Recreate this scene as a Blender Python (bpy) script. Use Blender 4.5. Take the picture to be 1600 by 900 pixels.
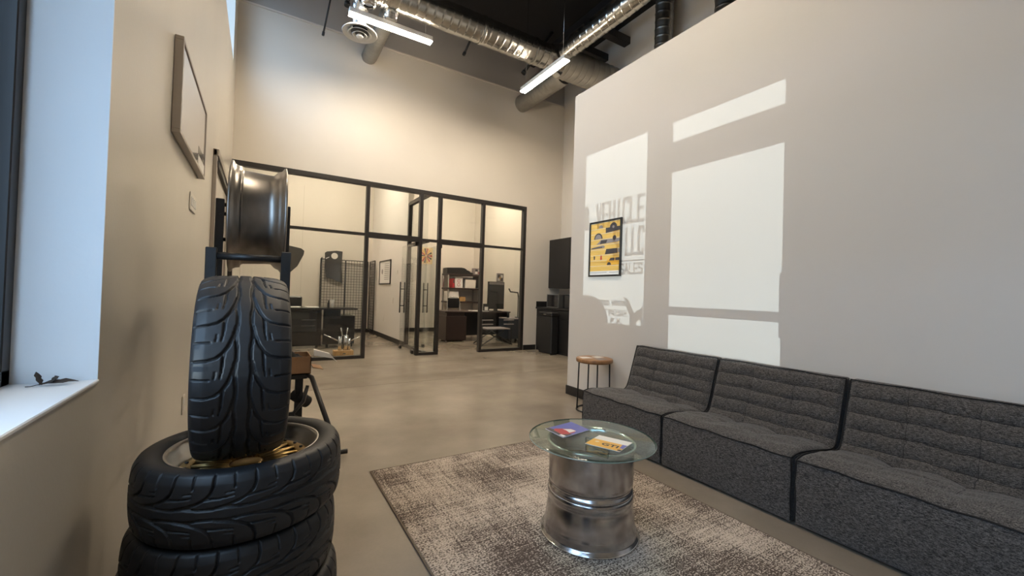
import bpy, math, random
import numpy as np
from mathutils import Vector, Matrix
random.seed(7); rng = np.random.default_rng(7)
PI = math.pi
SC = bpy.context.scene
for o in list(bpy.data.objects): bpy.data.objects.remove(o)
COL = SC.collection

# ---------------------------------------------------------------- camera
EYE = (0.0, 0.0, 1.25)
XA = Vector((0.8531, 0.034, 0.521)); YA = Vector((-0.521, -0.004, 0.8535)); ZA = Vector((0.031, -0.999, 0.014))  # world axes in camera (x right, y down, z fwd)
XA.normalize(); YA = (YA - YA.dot(XA) * XA).normalized(); ZA = -XA.cross(YA)
if ZA.y > 0: ZA = -ZA
right = Vector((XA.x, YA.x, ZA.x)); down = Vector((XA.y, YA.y, ZA.y)); fwd = Vector((XA.z, YA.z, ZA.z))
cd = bpy.data.cameras.new('camera'); cam = bpy.data.objects.new('camera', cd); COL.objects.link(cam)
m = Matrix.Identity(4)
for i in range(3): m[i][0] = right[i]; m[i][1] = -down[i]; m[i][2] = -fwd[i]; m[i][3] = EYE[i]
cam.matrix_world = m
cd.sensor_fit = 'HORIZONTAL'; cd.sensor_width = 36; cd.lens = 645 / 1600 * 36; cd.clip_start = 0.02; cd.clip_end = 200
SC.camera = cam

# ---------------------------------------------------------------- world, sun, exposure
SC.view_settings.view_transform = 'Standard'; SC.view_settings.look = 'None'; SC.view_settings.gamma = 1
SC.view_settings.exposure = 1.35
w = bpy.data.worlds.new('sky'); SC.world = w; w.use_nodes = True
bg = w.node_tree.nodes['Background']; bg.inputs[0].default_value = (0.50, 0.70, 1.0, 1); bg.inputs[1].default_value = 3.7
SUN_SLOPE = 0.59
sl = bpy.data.lights.new('sun', 'SUN'); so = bpy.data.objects.new('sun', sl); COL.objects.link(so)
so.rotation_euler = Vector((1, SUN_SLOPE, -0.006)).to_track_quat('-Z', 'Y').to_euler()
sl.energy = 0.78; sl.angle = 0.0009; sl.color = (0.86, 0.95, 1.0)
def portal(name, loc, sx, sy):
    l = bpy.data.lights.new(name, 'AREA'); l.shape = 'RECTANGLE'; l.size = sx; l.size_y = sy; l.cycles.is_portal = True
    o = bpy.data.objects.new(name, l); COL.objects.link(o); o.location = loc
    o.rotation_euler = Vector((1, 0, 0)).to_track_quat('-Z', 'Y').to_euler()
portal('window_portal', (-0.72, 1.16, 1.98), 2.2, 1.35)
portal('door_portal', (-0.72, -0.24, 1.9), 2.3, 1.2)
portal('high_portal', (-0.72, 5.8, 5.3), 1.6, 2.8)
TUBE = 72.0                                                          # emission of the LED tubes

# ---------------------------------------------------------------- materials
def mat(name, col=(0.5, 0.5, 0.5), rough=0.5, metal=0.0, noise=None, bump=None, coat=0, spec=0.5, emit=None):
    """noise=(scale, amount, stretch xyz) varies the colour; bump=(scale, strength, distance)"""
    M = bpy.data.materials.new(name); M.use_nodes = True; nt = M.node_tree; p = nt.nodes['Principled BSDF']
    p.inputs['Base Color'].default_value = (*col, 1); p.inputs['Roughness'].default_value = rough; p.inputs['Metallic'].default_value = metal
    p.inputs['Specular IOR Level'].default_value = spec; p.inputs['Coat Weight'].default_value = coat
    tc = nt.nodes.new('ShaderNodeTexCoord')
    if noise:
        s, a, st = noise; mp = nt.nodes.new('ShaderNodeMapping'); mp.inputs['Scale'].default_value = st
        n = nt.nodes.new('ShaderNodeTexNoise'); n.inputs['Scale'].default_value = s; n.inputs['Detail'].default_value = 6
        nt.links.new(tc.outputs['Object'], mp.inputs[0]); nt.links.new(mp.outputs[0], n.inputs[0])
        r = nt.nodes.new('ShaderNodeValToRGB')
        r.color_ramp.elements[0].position = 0.3; r.color_ramp.elements[1].position = 0.7
        r.color_ramp.elements[0].color = (*[c * (1 - a) for c in col], 1); r.color_ramp.elements[1].color = (*[min(1, c * (1 + a)) for c in col], 1)
        nt.links.new(n.outputs[0], r.inputs[0]); nt.links.new(r.outputs[0], p.inputs['Base Color'])
    if bump:
        s, st, d = bump; n2 = nt.nodes.new('ShaderNodeTexNoise'); n2.inputs['Scale'].default_value = s; n2.inputs['Detail'].default_value = 3
        nt.links.new(tc.outputs['Object'], n2.inputs[0]); b = nt.nodes.new('ShaderNodeBump'); b.inputs['Strength'].default_value = st; b.inputs['Distance'].default_value = d
        nt.links.new(n2.outputs[0], b.inputs['Height']); nt.links.new(b.outputs[0], p.inputs['Normal'])
    if emit: p.inputs['Emission Color'].default_value = (*emit[0], 1); p.inputs['Emission Strength'].default_value = emit[1]
    return M
def glass(name, tint=(0.93, 0.97, 0.95), ior=1.5, extra=0.0, refl=0.85):
    M = bpy.data.materials.new(name); M.use_nodes = True; nt = M.node_tree; nt.nodes.clear()
    o = nt.nodes.new('ShaderNodeOutputMaterial'); mx = nt.nodes.new('ShaderNodeMixShader'); t = nt.nodes.new('ShaderNodeBsdfTransparent')
    g = nt.nodes.new('ShaderNodeBsdfGlossy'); lw = nt.nodes.new('ShaderNodeLayerWeight'); lw.inputs[0].default_value = 0.5
    pw = nt.nodes.new('ShaderNodeMath'); pw.operation = 'POWER'; pw.inputs[1].default_value = 5; nt.links.new(lw.outputs['Facing'], pw.inputs[0])
    f = nt.nodes.new('ShaderNodeMath'); f.operation = 'MULTIPLY_ADD'; f.inputs[1].default_value = refl; f.inputs[2].default_value = 0.03; nt.links.new(pw.outputs[0], f.inputs[0])
    t.inputs[0].default_value = (*tint, 1); g.inputs[1].default_value = 0.01
    ad = nt.nodes.new('ShaderNodeMath'); ad.operation = 'ADD'; ad.inputs[1].default_value = extra; ad.use_clamp = True
    nt.links.new(f.outputs[0], ad.inputs[0]); nt.links.new(ad.outputs[0], mx.inputs[0])
    nt.links.new(t.outputs[0], mx.inputs[1]); nt.links.new(g.outputs[0], mx.inputs[2]); nt.links.new(mx.outputs[0], o.inputs[0])
    return M
WALLC = (0.66, 0.61, 0.54)
M_wall = mat('cream_wall_paint', WALLC, 0.55, noise=(1.3, 0.02, (1, 1, 1)), bump=(160, 0.10, 0.002))
M_wall_s = mat('cream_semigloss_wall_paint', (0.58, 0.545, 0.49), 0.30, noise=(1.6, 0.04, (1, 1, 0.3)), bump=(70, 0.18, 0.003), spec=0.45)
M_part = mat('white_partition_paint', (0.70, 0.665, 0.62), 0.6, noise=(1.0, 0.015, (1, 1, 1)), bump=(160, 0.10, 0.002))
M_upper = mat('grey_upper_wall', (0.40, 0.375, 0.35), 0.8)  # same wall; the shade above the lights is put into this grey
M_ceil = mat('black_painted_deck', (0.012, 0.011, 0.011), 0.85)
M_blackmetal = mat('black_metal', (0.014, 0.013, 0.013), 0.42)
M_frame = mat('black_bronze_aluminium', (0.020, 0.017, 0.016), 0.38)
M_base = mat('black_vinyl_baseboard', (0.014, 0.013, 0.013), 0.5)
M_white = mat('white_paint', (0.75, 0.74, 0.72), 0.45)
M_sill = mat('white_sill_paint', (0.78, 0.78, 0.78), 0.5, bump=(60, 0.15, 0.002))
M_glass = glass('clear_partition_glass', (.97, .985, .98), extra=0.0)
M_wglass = glass('window_glass', (0.95, 0.98, 0.97), refl=0.3)
M_tglass = glass('table_glass', (0.86, 0.95, 0.92), 1.52, extra=0.05)
M_tedge = mat('green_glass_edge', (0.16, 0.22, 0.20), 0.08, spec=0.8, coat=0.5)
M_duct = mat('galvanised_duct', (0.50, 0.49, 0.46), 0.24, 1.0, noise=(5, 0.18, (1, 1, 1)), bump=(9, 0.12, 0.01))
M_ductdull = mat('dull_galvanised_duct', (0.40, 0.39, 0.36), 0.42, 1.0, noise=(5, 0.12, (1, 1, 1)))
M_steel = mat('raw_rim_steel', (0.46, 0.46, 0.475), 0.2, 1.0, noise=(14, 0.22, (1, 1, 1)), bump=(40, 0.05, 0.002))
M_polish = mat('polished_rim_lip', (0.72, 0.72, 0.72), 0.13, 1.0)
M_bronze = mat('worn_barrel_metal', (0.27, 0.25, 0.23), 0.34, 1.0, noise=(9, 0.35, (1, 1, 0.35)), bump=(50, 0.08, 0.002))
M_gold = mat('gold_wheel_paint', (0.42, 0.29, 0.12), 0.38, 0.8)
M_lip = mat('satin_wheel_lip', (0.55, 0.53, 0.50), 0.28, 1.0)
M_rubber = mat('tyre_rubber', (0.011, 0.011, 0.0125), 0.5, noise=(30, 0.25, (1, 1, 1)), bump=(400, 0.08, 0.001))
M_dark = mat('black_plastic', (0.012, 0.012, 0.013), 0.45)
M_desk = mat('black_desk_laminate', (0.018, 0.016, 0.016), 0.22)
M_espresso = mat('espresso_laminate', (0.035, 0.022, 0.02), 0.35)
M_cab = mat('matte_black_cabinet', (0.012, 0.011, 0.011), 0.45)
M_navy = mat('navy_storage_cabinet', (0.018, 0.024, 0.036), 0.5)
M_wood = mat('round_table_oak', (0.30, 0.15, 0.06), 0.4, noise=(6, 0.35, (1, 6, 1)))
M_wood2 = mat('light_wood_base', (0.50, 0.30, 0.12), 0.4, noise=(10, 0.2, (5, 1, 1)))
M_card = mat('cardboard', (0.27, 0.15, 0.075), 0.8, noise=(8, 0.12, (1, 1, 1)))
M_paper = mat('white_paper', (0.75, 0.73, 0.70), 0.6)
M_silver = mat('brushed_silver', (0.6, 0.6, 0.6), 0.2, 1.0)
M_foam = mat('black_foam', (0.01, 0.01, 0.01), 0.9)
M_leaf = mat('dried_leaf', (0.045, 0.032, 0.026), 0.8, noise=(40, 0.4, (1, 1, 1)))
M_outlet = mat('ivory_plate', (0.70, 0.66, 0.60), 0.4)
M_red = mat('red_print', (0.45, 0.03, 0.04), 0.4)
M_blue = mat('blue_print', (0.10, 0.12, 0.42), 0.35)
M_yellow = mat('yellow_print', (0.78, 0.42, 0.06), 0.4)
M_pyel = mat('poster_yellow', (0.72, 0.46, 0.12), 0.5, noise=(30, 0.10, (1, 0.15, 1)))
M_pyel2 = mat('poster_pale_yellow', (0.80, 0.62, 0.34), 0.5)
M_pdark = mat('poster_charcoal', (0.05, 0.045, 0.05), 0.5)
M_pgrey = mat('poster_grey', (0.25, 0.22, 0.22), 0.5)
M_smoke = mat('smoked_car_glass', (0.05, 0.047, 0.043), 0.06, spec=0.8)
M_picgrey = mat('grey_photo_print', (0.36, 0.34, 0.33), 0.12, noise=(3, 0.12, (1, 1, 2)), coat=0.6)
M_alu = mat('champagne_picture_frame', (0.42, 0.38, 0.34), 0.35, 0.6)
M_tube = mat('led_diffuser', (1, 1, 1), 0.5, emit=((1.0, 0.84, 0.63), TUBE))
M_outdark = mat('navy_exterior_cladding', (0.010, 0.018, 0.032), 0.7)
M_asph = mat('asphalt', (0.16, 0.16, 0.17), 0.9)
def frosted(name, a):
    M = mat(name, (.6, .6, .6), .6); nt = M.node_tree; p = nt.nodes['Principled BSDF']; p.inputs['Alpha'].default_value = a; return M
M_vinyl = frosted('white_window_lettering', .75); M_vinyl2 = frosted('fine_window_lettering', 1.0)
M_screen = mat('monitor_screen', (0.01, 0.01, 0.012), 0.15)
M_seam = mat('drywall_joint', (0.42, 0.38, 0.32), 0.7)

def fabric():
    M = bpy.data.materials.new('charcoal_sofa_tweed'); M.use_nodes = True; nt = M.node_tree; p = nt.nodes['Principled BSDF']; p.inputs['Roughness'].default_value = 0.95
    p.inputs['Specular IOR Level'].default_value = 0.15; p.inputs['Sheen Weight'].default_value = 0.15
    tc = nt.nodes.new('ShaderNodeTexCoord'); outs = []
    for sc_ in ((50, 210, 420), (420, 60, 230)):
        mp = nt.nodes.new('ShaderNodeMapping'); mp.inputs['Scale'].default_value = sc_; n = nt.nodes.new('ShaderNodeTexNoise'); n.inputs['Scale'].default_value = 1; n.inputs['Detail'].default_value = 2
        nt.links.new(tc.outputs['Object'], mp.inputs[0]); nt.links.new(mp.outputs[0], n.inputs[0]); outs.append(n)
    mx = nt.nodes.new('ShaderNodeMath'); mx.operation = 'MULTIPLY'; nt.links.new(outs[0].outputs[0], mx.inputs[0]); nt.links.new(outs[1].outputs[0], mx.inputs[1])
    r = nt.nodes.new('ShaderNodeValToRGB'); r.color_ramp.elements[0].position = 0.15; r.color_ramp.elements[1].position = 0.42
    r.color_ramp.elements[0].color = (0.026, 0.024, 0.024, 1); r.color_ramp.elements[1].color = (0.20, 0.185, 0.175, 1)
    nt.links.new(mx.outputs[0], r.inputs[0]); nt.links.new(r.outputs[0], p.inputs[0])
    b = nt.nodes.new('ShaderNodeBump'); b.inputs['Strength'].default_value = 0.3; b.inputs['Distance'].default_value = 0.002
    nt.links.new(mx.outputs[0], b.inputs['Height']); nt.links.new(b.outputs[0], p.inputs['Normal'])
    return M
M_fab = fabric(); M_pipe = mat('black_sofa_piping', (0.012, 0.011, 0.012), 0.9)
def rugmat():
    M = bpy.data.materials.new('heathered_rug_pile'); M.use_nodes = True; nt = M.node_tree; p = nt.nodes['Principled BSDF']; p.inputs['Roughness'].default_value = 1; p.inputs['Specular IOR Level'].default_value = 0.1
    tc = nt.nodes.new('ShaderNodeTexCoord')
    def nz(s, sc_=(1, 1, 1), d=4):
        mp = nt.nodes.new('ShaderNodeMapping'); mp.inputs['Scale'].default_value = sc_; n = nt.nodes.new('ShaderNodeTexNoise'); n.inputs['Scale'].default_value = s; n.inputs['Detail'].default_value = d
        nt.links.new(tc.outputs['Object'], mp.inputs[0]); nt.links.new(mp.outputs[0], n.inputs[0]); return n.outputs[0]
    def op(a, b, k):
        q = nt.nodes.new('ShaderNodeMath'); q.operation = k
        for i, v in enumerate((a, b)):
            if isinstance(v, (int, float)): q.inputs[i].default_value = v
            else: nt.links.new(v, q.inputs[i])
        return q.outputs[0]
    fine = nz(95, (1, 1.6, 1), 3); str1 = nz(7, (0.6, 9, 1), 5); str2 = nz(6, (9, 0.6, 1), 5); big = nz(2.2, (1, 1, 1), 3)
    v = op(op(op(fine, 2.2, 'MULTIPLY'), op(str1, 0.75, 'MULTIPLY'), 'ADD'), op(op(str2, 0.6, 'MULTIPLY'), op(big, 1.1, 'MULTIPLY'), 'ADD'), 'ADD')
    v = op(op(v, 2.32, 'SUBTRACT'), 1.35, 'MULTIPLY'); v = op(v, 0.5, 'ADD')
    r = nt.nodes.new('ShaderNodeValToRGB'); e = r.color_ramp.elements; e[0].position = 0.25; e[1].position = 0.78
    e[0].color = (0.085, 0.064, 0.053, 1); e[1].color = (0.56, 0.47, 0.39, 1)
    nt.links.new(v, r.inputs[0]); nt.links.new(r.outputs[0], p.inputs[0])
    b = nt.nodes.new('ShaderNodeBump'); b.inputs['Strength'].default_value = 0.5; b.inputs['Distance'].default_value = 0.004
    nt.links.new(fine, b.inputs['Height']); nt.links.new(b.outputs[0], p.inputs['Normal'])
    return M
M_rug = rugmat(); M_rugedge = mat('rug_binding', (0.16, 0.12, 0.09), 0.95)
def floormat():
    M = bpy.data.materials.new('polished_concrete'); M.use_nodes = True; nt = M.node_tree; p = nt.nodes['Principled BSDF']
    tc = nt.nodes.new('ShaderNodeTexCoord'); n = nt.nodes.new('ShaderNodeTexNoise'); n.inputs['Scale'].default_value = 1.3; n.inputs['Detail'].default_value = 6; n.inputs['Roughness'].default_value = 0.55
    fm = nt.nodes.new('ShaderNodeMapping'); fm.inputs['Location'].default_value = (3.3, 7.7, 0.437); nt.links.new(tc.outputs['Object'], fm.inputs[0]); nt.links.new(fm.outputs[0], n.inputs[0]); r = nt.nodes.new('ShaderNodeValToRGB'); e = r.color_ramp.elements
    e[0].position = 0.25; e[0].color = (0.19, 0.157, 0.122, 1); e[1].position = 0.75; e[1].color = (0.33, 0.28, 0.225, 1)
    n2 = nt.nodes.new('ShaderNodeTexNoise'); n2.inputs['Scale'].default_value = 90; n2.inputs['Detail'].default_value = 3; nt.links.new(fm.outputs[0], n2.inputs[0])
    r2 = nt.nodes.new('ShaderNodeValToRGB'); r2.color_ramp.elements[0].position = 0.3; r2.color_ramp.elements[1].position = 0.6; r2.color_ramp.elements[0].color = (0.97, 0.97, 0.97, 1); r2.color_ramp.elements[1].color = (1, 1, 1, 1)
    nt.links.new(n2.outputs[0], r2.inputs[0])
    mx = nt.nodes.new('ShaderNodeMixRGB'); mx.blend_type = 'MULTIPLY'; mx.inputs[0].default_value = 1
    nt.links.new(n.outputs[0], r.inputs[0]); nt.links.new(r.outputs[0], mx.inputs[1]); nt.links.new(r2.outputs[0], mx.inputs[2]); nt.links.new(mx.outputs[0], p.inputs[0])
    p.inputs['Roughness'].default_value = 0.24
    return M
M_floor = floormat(); M_joint = mat('floor_saw_cut', (0.10, 0.075, 0.05), 0.8)

# ---------------------------------------------------------------- mesh helpers
class MB:
    def __init__(s): s.v = []; s.f = []; s.mi = []; s.cur = 0; s.sm = []
    def add(s, vs, fs, smooth=False):
        b = len(s.v); s.v += [tuple(v) for v in vs]
        for f in fs: s.f.append(tuple(b + i for i in f)); s.mi.append(s.cur); s.sm.append(smooth)
        return s
    def box(s, x0, x1, y0, y1, z0, z1, bev=0.0, M=None):
        if x0 > x1: x0, x1 = x1, x0
        if y0 > y1: y0, y1 = y1, y0
        if z0 > z1: z0, z1 = z1, z0
        b = min(bev, (x1 - x0) * .45, (y1 - y0) * .45, (z1 - z0) * .45)
        if b <= 0:
            vs = [(x, y, z) for z in (z0, z1) for x, y in ((x0, y0), (x1, y0), (x1, y1), (x0, y1))]
            fs = [(3, 2, 1, 0), (4, 5, 6, 7), (0, 1, 5, 4), (1, 2, 6, 5), (2, 3, 7, 6), (3, 0, 4, 7)]
        else:
            vs = []; idx = {}
            for ix, x in ((0, x0), (1, x1)):
                for iy, y in ((0, y0), (1, y1)):
                    for iz, z in ((0, z0), (1, z1)):
                        sx, sy, sz = (1 if ix == 0 else -1), (1 if iy == 0 else -1), (1 if iz == 0 else -1)
                        idx[ix, iy, iz] = (len(vs), len(vs) + 1, len(vs) + 2)
                        vs += [(x, y + sy * b, z + sz * b), (x + sx * b, y, z + sz * b), (x + sx * b, y + sy * b, z)]
            fs = []
            for a in (0, 1):
                q = [idx[a, 0, 0][0], idx[a, 1, 0][0], idx[a, 1, 1][0], idx[a, 0, 1][0]]; fs.append(q if a else q[::-1])
                q = [idx[0, a, 0][1], idx[1, a, 0][1], idx[1, a, 1][1], idx[0, a, 1][1]]; fs.append(q[::-1] if a else q)
                q = [idx[0, 0, a][2], idx[1, 0, a][2], idx[1, 1, a][2], idx[0, 1, a][2]]; fs.append(q if a else q[::-1])
            def e(c1, c2, k1, k2): fs.append((idx[c1][k1], idx[c2][k1], idx[c2][k2], idx[c1][k2]))
            for a in (0, 1):
                for c in (0, 1):
                    e((a, c, 0), (a, c, 1), 0, 1); e((a, 0, c), (a, 1, c), 0, 2); e((0, a, c), (1, a, c), 1, 2)
            for k in idx.values(): fs.append(k)
        if M is not None: vs = [M @ Vector(v) for v in vs]
        return s.add(vs, fs)
    def cyl(s, p0, p1, r0, r1=None, n=12, cap=True, smooth=True):
        p0 = Vector(p0); p1 = Vector(p1); r1 = r0 if r1 is None else r1
        d = (p1 - p0).normalized(); a = d.orthogonal().normalized(); b = d.cross(a); vs = []
        for p, r in ((p0, r0), (p1, r1)):
            for i in range(n): t = 2 * PI * i / n; vs.append(p + r * (math.cos(t) * a + math.sin(t) * b))
        s.add(vs, [(i, (i + 1) % n, n + (i + 1) % n, n + i) for i in range(n)], smooth)
        if cap: s.add(vs[:n], [tuple(range(n))[::-1]]); s.add(vs[n:], [tuple(range(n))])
        return s
    def tube(s, pts, r, n=8, closed=False):
        pts = [Vector(p) for p in pts]; N = len(pts); vs = []; up = None
        for i, p in enumerate(pts):
            a = pts[(i - 1) % N] if (closed or i > 0) else p; c = pts[(i + 1) % N] if (closed or i < N - 1) else p
            d = (c - a).normalized()
            if up is None: up = d.orthogonal().normalized()
            up = (up - up.dot(d) * d).normalized(); b = d.cross(up)
            rr = r[i] if isinstance(r, (list, tuple)) else r
            for k in range(n): t = 2 * PI * k / n; vs.append(p + rr * (math.cos(t) * up + math.sin(t) * b))
        fs = []
        for i in range(N if closed else N - 1):
            j = (i + 1) % N
            for k in range(n): k2 = (k + 1) % n; fs.append((i * n + k, i * n + k2, j * n + k2, j * n + k))
        s.add(vs, fs, True)
        if not closed: s.add(vs[:n], [tuple(range(n))[::-1]]); s.add(vs[-n:], [tuple(range(n))])
        return s
    def lathe(s, prof, c=(0, 0, 0), n=48, axis='z', smooth=True, closed=False):
        """prof: list of (radius, height)"""
        vs = []
        for r, h in prof:
            for i in range(n):
                t = 2 * PI * i / n; x, y = r * math.cos(t), r * math.sin(t)
                v = (x, y, h) if axis == 'z' else ((h, x, y) if axis == 'x' else (y, h, x))
                vs.append((v[0] + c[0], v[1] + c[1], v[2] + c[2]))
        fs = []; K = len(prof)
        for j in range(K if closed else K - 1):
            j2 = (j + 1) % K
            for i in range(n): i2 = (i + 1) % n; fs.append((j * n + i, j * n + i2, j2 * n + i2, j2 * n + i))
        return s.add(vs, fs, smooth)
    def prism(s, poly, o, u, v, n, t):
        """2D polygon placed at origin o along u, v, thickness t along n"""
        o, u, v, n = map(Vector, (o, u, v, n)); K = len(poly)
        a = [o + u * p[0] + v * p[1] for p in poly]; b = [q + n * t for q in a]
        s.add(a + b, [tuple(range(K))[::-1], tuple(range(K, 2 * K))] + [(i, (i + 1) % K, K + (i + 1) % K, K + i) for i in range(K)])
        return s
    def build(s, name, mats, parent=None, loc=None):
        me = bpy.data.meshes.new(name); me.from_pydata(s.v, [], s.f)
        if not isinstance(mats, (list, tuple)): mats = [mats]
        for q in mats: me.materials.append(q)
        me.polygons.foreach_set('material_index', s.mi); me.polygons.foreach_set('use_smooth', s.sm)
        import bmesh
        bm = bmesh.new(); bm.from_mesh(me); bmesh.ops.remove_doubles(bm, verts=bm.verts, dist=1e-6); bmesh.ops.recalc_face_normals(bm, faces=bm.faces); bm.to_mesh(me); bm.free()
        o = bpy.data.objects.new(name, me); COL.objects.link(o)
        if parent is not None: o.parent = parent
        if loc: o.location = loc
        return o
def gridmesh(name, P, m, parent=None, wu=False, wv=False, flip=False):
    P = np.asarray(P, dtype=np.float32); nu, nv = P.shape[:2]; me = bpy.data.meshes.new(name)
    iu = np.arange(nu if wu else nu - 1); iv = np.arange(nv if wv else nv - 1); A, B = np.meshgrid(iu, iv, indexing='ij'); A2 = (A + 1) % nu; B2 = (B + 1) % nv
    q = np.stack([A * nv + B, A2 * nv + B, A2 * nv + B2, A * nv + B2], -1).reshape(-1, 4)
    if flip: q = q[:, ::-1]
    nf = len(q); me.vertices.add(nu * nv); me.vertices.foreach_set('co', P.reshape(-1)); me.loops.add(nf * 4); me.loops.foreach_set('vertex_index', q.reshape(-1).astype(np.int32))
    me.polygons.add(nf); me.polygons.foreach_set('loop_start', np.arange(nf, dtype=np.int32) * 4)
    me.polygons.foreach_set('use_smooth', np.ones(nf, dtype=bool)); me.materials.append(m); me.update(); me.validate()
    o = bpy.data.objects.new(name, me); COL.objects.link(o)
    if parent is not None: o.parent = parent
    return o
def thing(name, label, cat, loc=(0, 0, 0), group=None, rot=(0, 0, 0)):
    o = bpy.data.objects.new(name, None); COL.objects.link(o); o.location = loc; o.rotation_euler = rot; o['label'] = label; o['category'] = cat
    o.empty_display_size = 0.1
    if group: o['group'] = group
    return o
def tag(o, label, cat, group=None):
    o['label'] = label; o['category'] = cat
    if group: o['group'] = group
    return o
def struct(o): o['kind'] = 'structure'; return o
def sroot(name, loc=(0, 0, 0)):
    o = bpy.data.objects.new(name, None); COL.objects.link(o); o.location = loc; o['kind'] = 'structure'; return o
def dup(root, loc=None, rot=None, label=None):
    c = root.copy(); COL.objects.link(c)
    if loc is not None: c.location = loc
    if rot is not None: c.rotation_euler = rot
    if label: c['label'] = label
    for ch in list(root.children):
        d = ch.copy(); COL.objects.link(d); d.parent = c
        for g in list(ch.children): e = g.copy(); COL.objects.link(e); e.parent = d
    return c
def text(name, body, size, m, M4, parent=None, align='RIGHT', sx=1.0, ext=0.001, off=0.0):
    cu = bpy.data.curves.new(name, 'FONT'); cu.body = body; cu.size = size; cu.align_x = align; cu.extrude = ext; cu.offset = off
    t = bpy.data.objects.new(name, cu); COL.objects.link(t); bpy.context.view_layer.update()
    me = bpy.data.meshes.new_from_object(t); bpy.data.objects.remove(t)
    for v in me.vertices: v.co.x *= sx
    me.materials.clear(); me.materials.append(m); o = bpy.data.objects.new(name, me); COL.objects.link(o); me.transform(M4)
    if parent is not None: o.parent = parent
    return o
def basis4(o, u, v):
    u = Vector(u).normalized(); v = Vector(v).normalized(); n = u.cross(v); M4 = Matrix.Identity(4)
    for i in range(3): M4[i][0] = u[i]; M4[i][1] = v[i]; M4[i][2] = n[i]; M4[i][3] = o[i]
    return M4

# ---------------------------------------------------------------- room shell
XL, XLo = -0.44, -0.74         # left wall inside / outside face
YB = 7.785; XR = 6.07; XP = 3.387; YF = -2.7; YO = 12.45; ZC = 6.7
HEAD = 3.05; SILL = 0.92
struct(MB().box(XLo - .05, XR + .3, YF - .2, YO + .2, -0.12, 0).build('floor', M_floor))
struct(MB().box(XLo - .05, XR + .3, YF - .2, YO + .2, ZC, ZC + .12).build('ceiling', M_ceil))
# left wall with its openings
b = MB()
def seg(y0, y1, z0, z1): b.box(XLo, XL, y0, y1, z0, z1)
DY0, DY1, WY0, WY1 = -0.85, 0.365, 0.48, 1.843
seg(YF, DY0, 0, ZC); seg(DY0, WY1, HEAD, ZC); seg(DY1, WY0, 0, HEAD); seg(WY0, WY1, 0, SILL)
HY0, HY1, HZ0, HZ1 = 4.4, 7.2, 4.5, 6.15
seg(WY1, HY0, 0, ZC); seg(HY0, HY1, 0, HZ0); seg(HY0, HY1, HZ1, ZC); seg(HY1, YO, 0, ZC)
struct(b.build('wall_left', M_wall_s))
b = MB()
for y0, y1, z in ((WY0, WY1, SILL),): b.box(-0.70, XL + 0.006, y0, y1 - .001, z, z + 0.012, 0.003)
b.box(-.70, XL + .002, WY1 - .006, WY1 - .0005, SILL + .012, HEAD); struct(b.build('trim_1', M_sill))
# back wall: above, right of, and left of the glass front
b = MB(); b.box(XL, XR, YB, YB + .12, 3.2, 5.74); b.box(5.075, XR, YB, YB + .12, 0, 3.2); struct(b.build('wall_back', M_wall))
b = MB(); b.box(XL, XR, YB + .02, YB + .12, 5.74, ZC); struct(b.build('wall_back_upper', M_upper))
struct(MB().box(XL, XR, YB - .02, YB + .02, 5.725, 5.755, .004).build('trim_2', M_wall))
struct(MB().box(XR, XR + .15, YF, YO, 0, ZC).build('wall_far_right', M_wall))
struct(MB().box(XL, XR, YF - .15, YF, 0, ZC).build('wall_front', M_wall))
struct(MB().box(XL, XR, YO, YO + .15, 0, ZC).build('wall_office_back', M_wall))
struct(MB().box(XP, XP + .15, YF, 4.13, 0, 3.82, 0.004).build('wall_right', M_part))
struct(MB().box(2.77, 2.89, 9.1, YO, 0, ZC).build('wall_divider', M_part))
# baseboards
struct(MB().box(XP - .012, XP + .162, YF, 4.142, 0, .112, .003).build('baseboard_right', M_base))
struct(MB().box(5.085, 5.42, YB - .012, YB, 0, .112, .003).build('baseboard_back', M_base))
b = MB(); b.box(XL, 2.77, YO - .012, YO, 0, .112); b.box(2.89, XR, YO - .012, YO, 0, .112); struct(b.build('baseboard_office_back', M_base))
b = MB(); b.box(2.758, 2.77, 9.1, YO, 0, .112); struct(b.build('baseboard_divider', M_base))
b = MB(); b.box(XL, XL + .012, WY1 + .0, 5.0, 0, .112); b.box(XL, XL + .012, 6.0, YB, 0, .112); struct(b.build('baseboard_left', M_base))
b = MB()
for y in (5.55, 7.0): b.box(XL, XP if y < 4 else XR, y - .003, y + .003, 0, .0012)
struct(b.build('trim_3', M_joint))
struct(MB().box(.93, .935, YO - .002, YO, .112, 4).build('trim_4', M_seam))
# outside
struct(MB().box(-30, XLo - .06, -25, 25, -.2, -.05).build('ground', M_asph))
struct(MB().box(-14.5, -13.5, -13, 3, 3.35, 7.4).build('canopy_outside', M_outdark))  # added out of view to keep the sun out of the high window
struct(MB().box(-6, XLo - .02, 4.05, 4.3, -.05, 4.4).build('wall_outside', M_outdark))

struct(MB().box(-.96, XLo - .02, 1.43, 2.6, -.05, 4.4).build('pillar_outside', M_outdark))  # added pier that cuts off the sun patch and darkens the pane

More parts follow.
